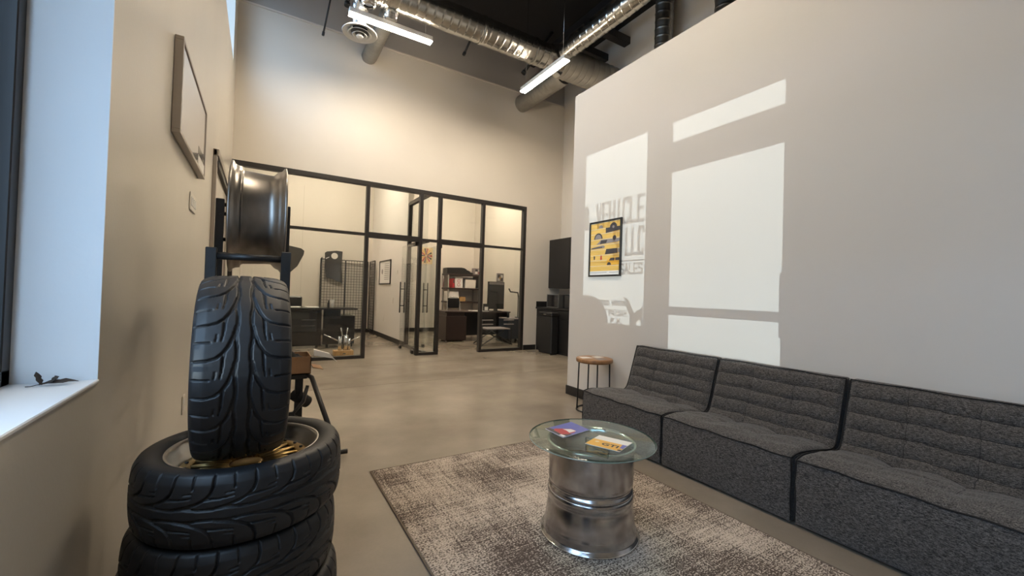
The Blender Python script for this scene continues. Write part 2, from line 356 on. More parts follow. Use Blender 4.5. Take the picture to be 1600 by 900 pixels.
# window 1 (left wall) with lettering on the glass
GX = -0.66
win = sroot('window_1')
b = MB(); b.box(GX - .03, GX + .03, WY0, WY0 + .05, SILL + .012, HEAD, .003); b.build('frame_post', M_frame, win)
b = MB(); b.box(GX - .03, GX + .03, WY1 - .056, WY1 - .006, SILL + .012, HEAD, .003); b.build('frame_post', M_frame, win)
MB().box(GX - .03, GX + .03, WY0, WY1 - .006, SILL + .012, SILL + .06, .003).build('frame_rail', M_frame, win)
MB().box(GX - .03, GX + .03, WY0, WY1 - .006, HEAD - .05, HEAD, .003).build('frame_rail', M_frame, win)
MB().box(GX - .003, GX + .003, WY0 + .05, WY1 - .05, SILL + .05, HEAD - .05).build('pane', M_wglass, win)
GL = {'V': [(0, 1, .5, 0), (.5, 0, 1, 1)], 'E': [(0, 0, 0, 1), (0, 0, 1, 0), (0, .5, .85, .5), (0, 1, 1, 1)], 'H': [(0, 0, 0, 1), (1, 0, 1, 1), (0, .5, 1, .5)],
      'I': [(.5, 0, .5, 1)], 'C': [(1, .85, .85, 1), (.85, 1, .15, 1), (.15, 1, 0, .85), (0, .85, 0, .15), (0, .15, .15, 0), (.15, 0, .85, 0), (.85, 0, 1, .15)], 'L': [(0, 1, 0, 0), (0, 0, 1, 0)],
      'S': [(1, .85, .85, 1), (.85, 1, .15, 1), (.15, 1, 0, .85), (0, .85, 0, .62), (0, .62, 1, .4), (1, .4, 1, .15), (1, .15, .85, 0), (.85, 0, .15, 0), (.15, 0, 0, .15)],
      'A': [(0, 0, .5, 1), (.5, 1, 1, 0), (.22, .32, .78, .32)], 'B': [(0, 0, 0, 1), (0, 1, .85, .95), (.85, .95, .85, .55), (0, .5, .85, .55), (.85, .5, 1, .1), (1, .1, 0, 0)], 'U': [(0, 1, 0, .12), (0, .12, .5, 0), (.5, 0, 1, .12), (1, .12, 1, 1)],
      'N': [(0, 0, 0, 1), (0, 1, 1, 0), (1, 0, 1, 1)], 'O': [(0, .15, 0, .85), (0, .85, .5, 1), (.5, 1, 1, .85), (1, .85, 1, .15), (1, .15, .5, 0), (.5, 0, 0, .15)], 'R': [(0, 0, 0, 1), (0, 1, 1, .95), (1, .95, 1, .55), (1, .55, 0, .48), (.4, .48, 1, 0)],
      'M': [(0, 0, 0, 1), (0, 1, .5, .45), (.5, .45, 1, 1), (1, 1, 1, 0)], 'D': [(0, 0, 0, 1), (0, 1, .7, 1), (.7, 1, 1, .8), (1, .8, 1, .2), (1, .2, .7, 0), (.7, 0, 0, 0)], 'Y': [(0, 1, .5, .5), (1, 1, .5, .5), (.5, .5, .5, 0)],
      'F': [(0, 0, 0, 1), (0, 1, 1, 1), (0, .52, .8, .52)], 'P': [(0, 0, 0, 1), (0, 1, 1, .95), (1, .95, 1, .52), (1, .52, 0, .46)], '4': [(.8, 0, .8, 1), (.8, 1, 0, .35), (0, .35, 1, .35)], '-': [(.2, .5, .8, .5)], '.': [(.45, 0, .55, 0)], '&': [(1, 0, .1, .8), (.1, .8, .5, 1), (.5, 1, .8, .75), (.8, .75, 0, .25), (0, .25, .4, 0), (.4, 0, 1, .45)], ' ': []}
def shadow_text(body, yp, z, h, adv, m, w=.2):
    """block lettering on the outside of the pane; yp = where its right end falls on the lobby wall"""
    yr = yp - SUN_SLOPE * (XP - (GX - .006)); b = MB(); cw = adv * .66; t = w * adv
    for k, chh in enumerate(body):
        yl = yr + (len(body) - k) * adv                              # left edge of this letter seen from outside (towards +y)
        for (a, c, d, e) in GL[chh]:
            p = Vector((GX - .005, yl - a * cw, z + .024 + c * (h - t) + t / 2)); q = Vector((GX - .005, yl - d * cw, z + .024 + e * (h - t) + t / 2)); v = q - p; n = v.normalized() * t * .5; sd = Vector((0, -n.z, n.y))
            pts = [p - n + sd, q + n + sd, q + n - sd, p - n - sd]; b.add([tuple(x) for x in pts], [(0, 1, 2, 3)])
    return b.build('lettering', m, win)
for args in (('& VEHICLE', 2.93, 2.05, .30, .105, M_vinyl, .36), ('S LLC', 2.93, 1.70, .31, .088, M_vinyl, .40), ('SALES', 2.945, 1.50, .125, .064, M_vinyl, .32), ('BUSINESS HOURS', 3.15, 1.155, .058, .045, M_vinyl2, .32), ('MONDAY - FRIDAY', 3.15, 1.04, .058, .045, M_vinyl2, .32), ('- 4 P.M.', 3.20, .955, .06, .047, M_vinyl2, .32)):
    shadow_text(*args)
b = MB()
for y0p, y1p, z in ((2.93, 3.78, 1.645), (3.15, 3.66, 1.108)):
    k = SUN_SLOPE * (XP - GX); b.box(GX - .007, GX - .005, y0p - k, y1p - k, z + .02, z + .034 if z > 1.5 else z + .026)
b.build('lettering_rule', M_vinyl, win)
# door 1: glazed entrance door beside the window
dr = sroot('door_1')
for y0, y1 in ((DY0, DY0 + .06), (DY1 - .06, DY1)): MB().box(GX - .03, GX + .03, y0, y1, 0, HEAD, .003).build('frame_post', M_frame, dr)
for z0, z1 in ((0.0, .775), (1.12, 1.2), (2.50, 2.80), (2.99, HEAD)): MB().box(GX - .03, GX + .03, DY0, DY1, z0, z1, .003).build('frame_rail', M_frame, dr)  # bottom rail made tall to stop sun reaching the sofa
MB().box(GX - .003, GX + .003, DY0 + .05, DY1 - .05, .77, 3.0).build('pane', M_wglass, dr)
MB().cyl((GX + .07, DY0 + .12, 1.0), (GX + .07, DY0 + .12, 1.5), .012).build('handle', M_silver, dr)
# window 3: high clerestory
hw = sroot('window_3')
for y in (HY0, 5.8, HY1 - .05): MB().box(GX - .03, GX + .03, y, y + .05, HZ0, HZ1).build('frame_post', M_frame, hw)
for z in (HZ0, HZ1 - .05): MB().box(GX - .03, GX + .03, HY0, HY1, z, z + .05).build('frame_rail', M_frame, hw)
MB().box(GX - .003, GX + .003, HY0 + .04, HY1 - .04, HZ0 + .04, HZ1 - .04).build('pane', M_wglass, hw)
# door 4: slab door in the left wall
d4 = sroot('door_4')
M_door = mat('grey_door_paint', (0.45, 0.42, 0.38), 0.35)
MB().box(XL, XL + .012, 5.1, 6.72, .01, 2.52).build('door_leaf', M_door, d4)
b = MB(); b.box(XL, XL + .035, 5.03, 5.1, 0, 2.6, .004); b.build('door_frame', M_alu, d4)
b = MB(); b.box(XL, XL + .035, 6.72, 6.79, 0, 2.6, .004); b.build('door_frame', M_alu, d4)
b = MB(); b.box(XL, XL + .05, 5.03, 6.79, 2.53, 2.6, .006); b.build('door_frame', M_alu, d4)
b = MB(); b.box(XL, XL + .045, 5.1, 6.72, 2.44, 2.50, .004); b.build('door_closer_bar', M_dark, d4)  # dark bar draws the closer and the shadow gap under the header

# ---------------------------------------------------------------- glass office front
gf = sroot('window_2')
ZT = 3.2; ZH = 2.25; P0 = XL
posts = [(P0, P0 + .06), (1.60, 1.66), (2.605, 2.67), (3.0, 3.065), (3.97, 4.03), (5.0, 5.075)]
for x0, x1 in posts: MB().box(x0, x1, YB - .01, YB + .09, 0, ZT, .003).build('frame_post', M_frame, gf)
MB().box(P0, 5.075, YB - .012, YB + .092, ZT - .06, ZT + .02, .003).build('frame_rail', M_frame, gf)
for i in range(5):
    x0 = posts[i][1]; x1 = posts[i + 1][0]; door = i in (1, 3)
    MB().box(x0, x1, YB - .008, YB + .088, ZH - (.05 if door else .02), ZH + (.05 if door else .025), .003).build('frame_rail', M_frame, gf)
    MB().box(x0, x1, YB + .035, YB + .043, ZH + .02, ZT - .05).build('pane', M_glass, gf)
    if not door:
        MB().box(x0, x1, YB - .008, YB + .088, 0, .055, .003).build('frame_rail', M_frame, gf)
        MB().box(x0, x1, YB + .035, YB + .043, .05, ZH - .01).build('pane', M_glass, gf)
# side return of framed glass between the two offices
for y0, y1 in ((9.02, 9.1),): MB().box(2.77, 2.85, y0, y1, 0, ZT, .003).build('frame_post', M_frame, gf)
for z0, z1 in ((0, .06), (ZH - .03, ZH + .03), (ZT - .06, ZT + .02)): MB().box(2.77, 2.85, YB + .09, 9.02, z0, z1, .003).build('frame_rail', M_frame, gf)
for z0, z1 in ((.05, ZH - .02), (ZH + .02, ZT - .05)): MB().box(2.806, 2.814, YB + .09, 9.02, z0, z1).build('pane', M_glass, gf)
def glass_door(n, xh, y0, lab):
    """frameless glass door standing open into the office, hinged beside the central panel"""
    d = sroot('door_%d' % n)
    MB().box(xh - .006, xh + .006, y0, y0 + .93, .05, ZH - .06, .002).build('pane', M_glass, d)
    for y in (y0 + .03, y0 + .83): MB().box(xh - .022, xh + .022, y, y + .1, .02, .09, .008).build('patch_fitting', M_frame, d)
    MB().box(xh - .022, xh + .022, y0, y0 + .14, ZH - .12, ZH - .05, .006).build('patch_fitting', M_frame, d)
    b = MB()
    for s in (-1, 1):
        b.cyl((xh + s * .045, y0 + .84, .78), (xh + s * .045, y0 + .84, 1.43), .013, n=10)
    for z in (.93, 1.28): b.cyl((xh - .045, y0 + .84, z), (xh + .045, y0 + .84, z), .009, n=8)
    b.build('handle', M_blackmetal, d)
glass_door(2, 2.58, YB + .06, ''); glass_door(3, 3.09, YB + .06, '')

# ---------------------------------------------------------------- ducts and ceiling services
def duct(name, label, p0, p1, r, m, pitch=.13, ridge=.008, step=.022, nr=40):
    p0 = Vector(p0); p1 = Vector(p1); d = p1 - p0; L = d.length; d.normalize(); a = d.orthogonal().normalized(); bb = d.cross(a)
    n = max(4, int(L / .010)); s = np.linspace(0, L, n)[:, None]; t = np.linspace(0, 2 * PI, nr, endpoint=False)[None]
    ph = ((s / pitch + t / (2 * PI)) % 1.0); rr = r + ridge * np.exp(-((ph - .5) / .06) ** 2) + .0012 * np.sin(s * 7.3 + t * 3)
    P = (np.array(p0)[None, None] + s[..., None] * np.array(d)[None, None] + rr[..., None] * (np.cos(t)[..., None] * np.array(a) + np.sin(t)[..., None] * np.array(bb)))
    th = thing(name, label, 'duct', p0); o = gridmesh('spiral_sheet', P - np.array(p0), m, th, wv=True)
    q = Vector((0, 0, 0)); MB().cyl(q + d * .001, q + d * .02, r * .985, n=nr).build('end_cap', M_ceil, th); MB().cyl(d * (L - .02), d * (L - .001), r * .985, n=nr).build('end_cap', M_ceil, th)
    return th
DZ = 5.5
md = duct('supply_duct', 'long shiny galvanised spiral duct running along under the black ceiling', (-.4, 5.95, DZ - .02), (4.23, 5.95, DZ - .02), .205, M_duct)
for x in (1.35, 2.9, 3.9):
    MB().lathe([(.212, -.025), (.218, -.02), (.218, .02), (.212, .025)], (x + .4, 0, 0), 40, 'x').build('band_clamp', M_duct, md)
rd = MB(); rd.lathe([(.216, 0), (.222, .05), (.275, .22), (.28, .26)], (0, 0, 0), 40, 'x'); tag(rd.build('duct_reducer', M_polish, None, (4.24, 5.97, DZ)), 'bright flared reducer joining the shiny duct to the wide dull one', 'duct')
duct('supply_duct', 'wide dull grey duct passing behind the top of the lobby wall', (4.48, 6.0, DZ + .02), (6.06, 6.0, DZ + .02), .27, M_ductdull)
duct('supply_duct', 'narrow shiny duct running forward from the junction above the lobby wall', (4.42, 5.70, DZ), (4.42, -1.5, DZ), .14, M_duct, .15)
duct('branch_duct', 'grey branch duct going into the back wall beside the right light', (4.86, 6.275, DZ), (4.86, YB + .01, DZ), .18, M_ductdull, .1)
duct('branch_duct', 'slim branch duct going into the back wall behind the round diffuser', (1.55, 6.165, DZ - .03), (1.55, YB + .01, DZ - .03), .125, M_ductdull, .09)
for i, (x, y, z0, z1, r, lab) in enumerate(((6.02 - .2, 4.75, 3.5, ZC, .15, 'tall vertical duct rising behind the lobby wall, nearer the back'), (6.02 - .2, 3.62, 3.5, ZC, .16, 'vertical duct rising behind the lobby wall, nearest the camera'))):
    duct('riser_duct', lab, (x, y, z0), (x, y, z1), r, M_ductdull, .14)
# round diffuser with flexible connector
df = thing('ceiling_diffuser', 'round white slatted air diffuser hanging below the shiny duct', 'vent', (1.15, 6.5, 5.08))
MB().lathe([(.245, 0), (.25, .012), (.22, .035), (.15, .05), (.13, .10), (.12, .10), (.14, .045), (.2, .028), (.235, .006), (.245, 0)], n=48).build('outer_ring', M_white, df)
for r, z in ((.165, -.012), (.105, -.028)): MB().lathe([(r, z), (r + .004, z + .006), (r - .03, z + .032), (r - .036, z + .028), (r, z)], n=40).build('cone_ring', M_white, df)
MB().lathe([(.001, -.05), (.045, -.048), (.052, -.035), (.03, -.01), (.001, -.008)], n=32).build('centre_cone', M_white, df)
MB().lathe([(.13, .03), (.001, .031)], n=32).build('dark_throat', M_dark, df)
def flex(pts, r): 
    pts = [Vector(p) for p in pts]; N = 90; out = []; rad = []
    for i in range(N):
        t = i / (N - 1); k = t * (len(pts) - 1); j = min(int(k), len(pts) - 2); f = k - j; f = f * f * (3 - 2 * f)
        out.append(pts[j].lerp(pts[j + 1], f)); rad.append(r * (1 + .045 * math.sin(i * 1.9)))
    return MB().tube(out, rad, 24)
flex([(0, 0, .08), (0, 0, .2), (-.02, -.10, .33), (-.02, -.33, .36)], .115).build('flexible_connector', M_polish, df)
nb = thing('flexible_duct', 'short shiny corrugated connector bulging under the main duct by the diffuser', 'duct', (1.5, 6.05, 5.3))
flex([(0, 0, .12), (0, 0, 0), (0, .05, -.06)], .10).build('corrugated_sleeve', M_polish, nb)
MB().lathe([(.07, 0), (.10, .01), (.104, .03)], (0, .05, -.09), 28).build('collar', M_polish, nb)
nb2 = thing('flexible_duct', 'short shiny corrugated connector under the main duct, nearer the left light end', 'duct', (1.17, 6.02, 5.3))
flex([(0, 0, .12), (0, 0, 0), (0, 0, -.05)], .10).build('corrugated_sleeve', M_polish, nb2)
MB().lathe([(.07, 0), (.10, .01), (.104, .03)], (0, 0, -.075), 28).build('collar', M_polish, nb2)
# linear LED lights
M_tube2 = mat('office_led_diffuser', (1, 1, 1), 0.5, emit=((1.0, 0.86, 0.67), TUBE * 1.7))  # stronger emission for the added office lights
def led(label, p0, p1, dm=None):
    p0 = Vector(p0); p1 = Vector(p1); d = (p1 - p0); L = d.length; ang = math.atan2(d.y, d.x); t = thing('linear_light', label, 'light', p0, 'linear led lights', (0, 0, ang))
    MB().box(0, L, -.056, .056, .002, .075, .006).build('housing', M_white, t)
    MB().box(.003, L - .003, -.054, .054, -.012, .0015, .003)  .build('diffuser', dm or M_tube, t)
    for x in (.1, L - .1): MB().cyl((x, 0, .07), (x, 0, ZC - p0.z), .003, n=6).build('hanging_wire', M_silver, t)
led('glowing warm tube light left, hanging in front of the shiny duct', (.935, 6.16, 5.12), (2.15, 6.16, 5.12))
led('glowing warm tube light right, pointing at the lobby wall corner', (3.93, 5.02, 4.9), (3.93, 6.28, 4.9))
led('warm tube light hanging over the sitting area', (1.3, 1.9, 5.25), (1.3, 3.1, 5.25))  # unseen lamp added to brighten the lobby
led('warm tube light hanging in the left office', (.6, 10.2, 5.0), (1.85, 10.2, 5.0), M_tube2)  # unseen lamp added to light this office
led('warm tube light hanging in the right office', (3.9, 10.2, 5.0), (5.15, 10.2, 5.0), M_tube2)  # likewise added, lights the other office from out of view
# joists, beam and drop pipes
for i, y in enumerate((-1.5, .3, 2.1, 3.9)):
    tag(MB().box(XL, XR, y, y + .1, 6.35, ZC, .004).build('ceiling_joist', M_ceil), ('black ceiling joist nearest the front wall, behind the camera', 'black ceiling joist second from the front wall', 'black ceiling joist third from the front wall, above the coffee table', 'black ceiling joist nearest the long ducts')[i], 'beam', 'black ceiling joists')
bt = thing('steel_truss', 'black steel truss beam showing beside the narrow duct above the lobby wall', 'beam', (5.0, 0, 0))
MB().box(0, .1, -1.5, 7.7, 6.35, 6.5, .004).build('top_chord', M_blackmetal, bt); MB().box(0, .1, 4.2, 7.7, 5.95, 6.08, .004).build('bottom_chord', M_blackmetal, bt)
for y in (4.4, 5.1, 5.8, 6.5, 7.2): MB().cyl((.05, y, 6.05), (.05, y + .35, 6.4), .03, n=6).build('web_brace', M_blackmetal, bt)
for y, z, lab in ((6.35, 6.2, 'black cross beam above the wide dull duct'), (5.75, 6.25, 'second black cross beam nearer the narrow duct')):
    tag(MB().box(5.0, XR, y, y + .16, z, z + .14, .004).build('cross_beam', M_blackmetal), lab, 'beam')
for (x0, y0, z0, x1, y1, z1, r, lab) in ((.73, 7.3, 5.33, .93, 7.3, 6.7, .014, 'thin black drop pipe hanging left of the tube light'), (1.03, 7.0, 5.75, 1.14, 7.0, 6.7, .03, 'thick black pipe stub above the left tube light'),
        (3.2, 7.3, 5.83, 3.55, 7.3, 6.7, .022, 'short black pipe hanging behind the middle of the duct'), (4.50, 7.2, 5.82, 5.0, 6.9, 6.7, .035, 'black pipe elbow under the duct near the right light')):
    t = thing('drop_pipe', lab, 'pipe', (x0, y0, z0)); q = Vector((x1 - x0, y1 - y0, z1 - z0))
    MB().cyl((0, 0, 0), q, r, n=10).build('pipe', M_blackmetal, t); MB().cyl((0, 0, 0), q.normalized() * .06, r * 1.45, n=10).build('end_fitting', M_blackmetal, t)

# ---------------------------------------------------------------- things on the left wall
pf = thing('framed_picture', 'large framed grey photograph hung high on the left wall', 'picture', (XL, 2.86, 2.07))
W_, H_ = 1.163, .53
for y0, y1, z0, z1 in ((0, W_, 0, .022), (0, W_, H_ - .022, H_), (0, .022, .022, H_ - .022), (W_ - .022, W_, .022, H_ - .022)): MB().box(.002, .042, y0, y1, z0, z1, .002).build('frame_bar', M_alu, pf)
MB().box(.004, .036, .022, W_ - .022, .022, H_ - .022).build('print', M_picgrey, pf)
b = MB(); b.box(.0362, .0372, .80, W_ - .022, .10, .16); b.build('dark_band', mat('print_dark_band', (.06, .055, .05), .2), pf)  # dark reflection on the picture, painted as a strip
b = MB(); b.box(.0362, .0370, .80, W_ - .022, .022, .10); b.build('white_band', M_paper, pf)  # pale reflection along the bottom, painted the same way
def plate(label, y, z, wy, hz, nsw, x=XL, s=1, name='light_switch', grp=None):
    t = thing(name, label, 'switch' if nsw else 'outlet', (x, y, z))
    if s > 0: MB().box(.001, .009, 0, wy, 0, hz, .003).build('plate', M_outlet, t)
    else: MB().box(-.009, -.001, 0, wy, 0, hz, .003).build('plate', M_outlet, t)
    for i in range(nsw):
        c = (i + .5) * wy / nsw; MB().box(s * .008, s * .014, c - .012, c + .012, hz * .25, hz * .75, .002).build('rocker', M_white, t)
    if not nsw:
        for k in (.3, .7): MB().box(s * .008, s * .011, wy * .25, wy * .75, hz * (k - .12), hz * (k + .12), .002).build('socket', M_white, t)
    return t
plate('ivory multi gang light switch plate on left wall below picture', 3.62, 1.77, .26, .125, 4)
plate('ivory outlet plate low on the left wall behind the tyres', 3.66, .33, .09, .13, 0, name='wall_outlet')

# dried leaf on the sill (in view) and dried twig further along the sill (casts the shadow on the wall)
def leafmesh(name, label, loc, sc_, seed, tall=False):
    r_ = random.Random(seed); t = thing(name, label, 'leaf' if not tall else 'plant', loc); b = MB()
    def blade(p0, p1, w, lift, th=.0012):
        p0 = Vector(p0); p1 = Vector(p1); d = p1 - p0; side = Vector((-d.y, d.x, 0));
        side = side.normalized() if side.length > 1e-5 else Vector((0, 1, 0)); N = 9; up = []; dn = []
        for i in range(N):
            k = i / (N - 1); ww = w * math.sin(PI * min(1, k * .92 + .08)) ** .7 * (1 + .25 * math.sin(k * 17 + seed)); c = p0 + d * k + Vector((0, 0, lift * math.sin(PI * k)))
            up.append(c + side * ww + Vector((0, 0, ww * .5))); dn.append(c - side * ww + Vector((0, 0, ww * .2 * math.sin(k * 9)))); 
        mid = [p0 + d * (i / (N - 1)) + Vector((0, 0, lift * math.sin(PI * i / (N - 1)))) for i in range(N)]
        vs = up + mid + dn; fs = []
        for i in range(N - 1): fs += [(i, i + 1, N + i + 1, N + i), (N + i, N + i + 1, 2 * N + i + 1, 2 * N + i)]
        K = len(vs); vs2 = vs + [v - Vector((0, 0, th)) for v in vs]
        b.add(vs2, fs + [tuple(K + j for j in f[::-1]) for f in fs])
    return t, b, blade
t, b, blade = leafmesh('dried_leaf', 'curled dark dried leaf lying on the white window sill', (-.515, 1.775, SILL + .013), 1, 3)
blade((-.035, .0, .004), (.05, .005, .008), .012, .004); blade((-.03, 0, .004), (-.045, .01, .042), .009, .0); blade((-.01, .0, .008), (.005, .01, .024), .009, .004)
b.build('blade', M_leaf, t); MB().tube([(-.03, 0, .006), (-.05, -.005, .001), (-.06, -.008, .0015)], .0012, 6).build('stem', M_leaf, t)
t, b, blade = leafmesh('dried_plant', 'small dried plant with curled blades standing on the sill behind the camera side', (-.56, .735, SILL + .013), 1, 5, True)
for poly in ([(-.03, 0), (.045, 0), (.05, .05), (.055, .10), (.05, .15), (.085, .205), (.10, .235), (.115, .285), (.085, .26), (.07, .25), (.085, .275), (.12, .31), (.165, .345), (.10, .33), (.055, .29), (.03, .23), (.01, .205), (-.015, .17), (-.035, .11), (-.04, .05)],
             [(-.03, .10), (-.01, .17), (-.04, .205), (-.085, .22), (-.12, .26), (-.12, .0), (-.105, .0), (-.10, .09), (-.075, .12), (-.05, .09)]):
    b.prism(poly, (0, 0, 0), (0, 1, 0), (0, 0, 1), (1, 0, 0), .004)
b.build('blade', M_leaf, t)
MB().box(-.03, .03, -.06, .09, 0, .02, .006).build('root_clump', M_leaf, t)

# ---------------------------------------------------------------- tyres
def tread_height(U, S, pitch, halfw):
    """carved depth (0..1) at tread coordinate U in -1..1, S in units of one pitch (periodic)"""
    A = np.abs(U); X = A * halfw; Y = S * pitch; D = np.zeros_like(U)
    def carve(pts, w0, w1, depth=1.0):
        nonlocal D
        P = np.array(pts); n = len(P) - 1
        for k in (-2, -1, 0, 1):
            for i in range(n):
                ax, ay = P[i, 0] * halfw, (P[i, 1] + k) * pitch; bx, by = P[i + 1, 0] * halfw, (P[i + 1, 1] + k) * pitch
                dx, dy = bx - ax, by - ay; L2 = dx * dx + dy * dy; t = np.clip(((X - ax) * dx + (Y - ay) * dy) / L2, 0, 1)
                d = np.hypot(X - ax - t * dx, Y - ay - t * dy); wd = w0 + (w1 - w0) * ((i + t) / n)
                D = np.maximum(D, depth * np.clip((wd - d) / .0018 + .5, 0, 1))
    D = np.maximum(D, np.clip((.0042 - np.abs(X - halfw * (.17 + .022 * np.sin(2 * PI * S)))) / .0018 + .5, 0, 1))
    carve([(.18, 0), (.24, .28), (.34, .55), (.46, .75), (.60, .87), (.80, .93), (1.06, .93)], .0044, .0028)
    carve([(.50, 1.42), (.46, 1.15), (.45, .95), (.44, .72)], .0012, .0034)
    carve([(.74, .44), (1.06, .42)], .0022, .0022, .8)
    carve([(.60, .22), (.62, .40)], .001, .0022, .7)
    return D
def make_wheel():
    """mounted wheel, axis along local z, centre at the origin, outer face up"""
    t = thing('mounted_wheel', 'mounted tyre', 'tyre', (0, 0, 0), 'mounted tyres in the stack')
    R = .32; HW = .117; N = 900; NP = 20; NT = 96
    u = np.linspace(-1.06, 1.06, NT); xt = u * .106; rt = R - .009 * np.abs(u) ** 2.4 - .012 * np.clip(np.abs(u) - .85, 0, 1) ** 1.3 * 4
    side = [(.231, .092), (.236, .106), (.248, .116), (.262, .121), (.276, .1225), (.288, .1205), (.297, .1175)]
    xs = [-h for r, h in side] + list(xt) + [h for r, h in side[::-1]]; rs = [r for r, h in side] + list(rt) + [r for r, h in side[::-1]]
    uu = np.array([-9] * len(side) + list(u) + [9] * len(side)); xs = np.array(xs); rs = np.array(rs)
    th = np.linspace(0, 2 * PI, N, endpoint=False); S = (th / (2 * PI) * 18)[:, None] % 1.0; UU = np.broadcast_to(uu[None], (N, len(uu)))
    D = tread_height(np.clip(UU, -1.1, 1.1), np.broadcast_to(S, UU.shape), 2 * PI * R / 18, .106) * (np.abs(UU) < 1.07)
    rr = rs[None] - .0085 * D
    xx = np.broadcast_to(xs[None], rr.shape)
    P = np.stack([rr * np.cos(th)[:, None], rr * np.sin(th)[:, None], xx], -1)
    gridmesh('tyre', P, M_rubber, t, wu=True)
    lip = MB(); lip.lathe([(.236, .098), (.240, .104), (.238, .109), (.232, .108), (.226, .098), (.222, .085), (.212, .060), (.200, .045), (.198, .03), (.196, -.09), (.22, -.10), (.236, -.1), (.238, -.106), (.23, -.106)], n=72)
    lip.build('rim_lip', M_lip, t)
    f = MB(); f.lathe([(.199, .030), (.199, .045), (.185, .050), (.163, .048), (.163, .036), (.185, .03), (.199, .03)], n=72); f.build('outer_ring', M_gold, t)
    for k in range(20):
        a = 2 * PI * k / 20
        for s in (-1, 1):
            a2 = a + s * .16; MB().tube([(.165 * math.cos(a), .165 * math.sin(a), .045), (.11 * math.cos((a + a2) / 2), .11 * math.sin((a + a2) / 2), .043), (.055 * math.cos(a2), .055 * math.sin(a2), .030)], [.0055, .0055, .007], 6).build('spoke', M_gold, t)
    f = MB(); f.lathe([(.001, .034), (.04, .034), (.055, .028), (.062, .018), (.062, 0.0), (.001, 0)], n=40); f.build('hub', M_gold, t)
    f = MB(); f.lathe([(.001, -.02), (.172, -.02), (.172, -.012), (.001, -.012)], n=48); f.build('centre_disc', M_gold, t)  # added behind the spokes to block light through the upright wheel
    bo = MB()
    for k in range(20): a = 2 * PI * (k + .5) / 20; bo.cyl((.181 * math.cos(a), .181 * math.sin(a), .047), (.181 * math.cos(a), .181 * math.sin(a), .056), .006, n=6)
    o = bo.build('rim_bolts', M_dark, t); o['kind'] = 'stuff'
    return t
w0 = make_wheel()
w0.scale = (1, 1, .93); w0.location = (-.02, 1.80, .5735); w0['label'] = 'top flat tyre of the stack with its gold mesh wheel showing'; w0.rotation_euler = (0, 0, .3)
dup(w0, (-.035, 1.80, .344), (0, 0, 1.1), 'middle flat tyre of the stack, cut by the bottom of the photo')
dup(w0, (-.02, 1.79, .1145), (0, 0, 2.0), 'bottom flat tyre of the stack, hidden under the other two')
up = dup(w0, (-.045, 1.79, .965), (0, PI / 2, 0), 'upright black tyre standing on top of the flat tyre stack'); up.scale = (1.0, 1.0, 1.08)
up.rotation_euler = (0, PI / 2, math.radians(2)); 

# ---------------------------------------------------------------- rack with bare rim barrel
rk = thing('metal_rack', 'black steel rack with bolted square posts behind the upright tyre', 'rack', (0, 0, 0))
for x, y, z in ((-.182, 2.18, 1.41), (.098, 2.18, 1.41), (-.20, 2.76, 1.72), (.118, 2.76, 1.72)):
    o = MB().box(x - .02, x + .02, y - .02, y + .02, 0, z, .003).build('post', M_blackmetal, rk)
    bb = MB()
    for k in range(8): bb.cyl((x, y - .024, z - .08 - k * .2), (x, y - .02, z - .08 - k * .2), .006, n=6)
    bb.build('bolt', M_dark, o)
for z in (1.375, .9, .45): MB().cyl((-.17, 2.18, z), (.09, 2.18, z), .016, n=12).build('front_rung', M_blackmetal, rk)
for z in (1.69, 1.64, 1.5, 1.42, 1.2, .6): MB().cyl((-.19, 2.76, z), (.11, 2.76, z), .011, n=10).build('rear_rung', M_blackmetal, rk)
for x in (-.19, .108):
    for z in (1.27, .75, .2): MB().cyl((x, 2.19, z), (x, 2.75, z), .011, n=10).build('side_rail', M_blackmetal, rk)
rb = thing('rim_barrel', 'bare worn metal wheel barrel without tyre standing in the black rack', 'rim', (-.02, 2.47, 1.59))
prof = [(.262, -.118), (.272, -.116), (.273, -.108), (.258, -.100), (.252, -.088), (.250, -.072), (.238, -.068), (.232, -.060), (.226, .04), (.226, .062), (.244, .078), (.250, .088), (.254, .098), (.270, .108), (.272, .116), (.262, .119), (.255, .108), (.246, .09), (.220, .06), (.218, -.06), (.245, -.08), (.25, -.105), (.262, -.118)]
MB().lathe(prof, n=96, axis='x').build('barrel', M_bronze, rb)
f = MB(); f.lathe([(.2185, -.02), (.2185, .0), (.198, .0), (.198, -.02), (.2185, -.02)], n=64, axis='x'); f.build('mounting_flange', M_bronze, rb)

# ---------------------------------------------------------------- sloping stand with box
stn = thing('folding_stand', 'black metal stand with a sloping tube and foam rollers behind the tyres', 'stand', (0, 0, 0))
MB().tube([(.33, 3.95, .52), (.385, 3.72, .52), (.53, 3.28, .05)], .019, 10).build('sloping_tube', M_blackmetal, stn)
MB().cyl((.45, 3.28, .035), (.60, 3.28, .035), .018, n=10).build('foot_bar', M_blackmetal, stn)
MB().box(.0, .36, 3.78, 3.82, .50, .54, .004).build('cross_bar', M_blackmetal, stn); MB().box(.28, .34, 3.9, 3.96, .0, .54, .004).build('post', M_blackmetal, stn); MB().box(.0, .05, 3.9, 3.96, .0, .54, .004).build('post', M_blackmetal, stn)
MB().box(-.05, .40, 4.1, 4.15, .0, .04, .004).build('foot_bar', M_blackmetal, stn)
MB().tube([(.36, 3.75, .45), (.33, 3.72, .33), (.26, 3.7, .25), (.12, 3.7, .24)], .014, 8).build('bent_tube', M_blackmetal, stn)
for p0, p1 in (((.22, 3.62, .23), (.32, 3.74, .13)), ((.28, 3.9, .35), (.38, 3.98, .26))): MB().cyl(p0, p1, .05, n=20).build('foam_roller', M_foam, stn)
bx = thing('cardboard_box', 'open cardboard box holding dark cloth on the stand behind the tyres', 'box', (.03, 3.75, .545))
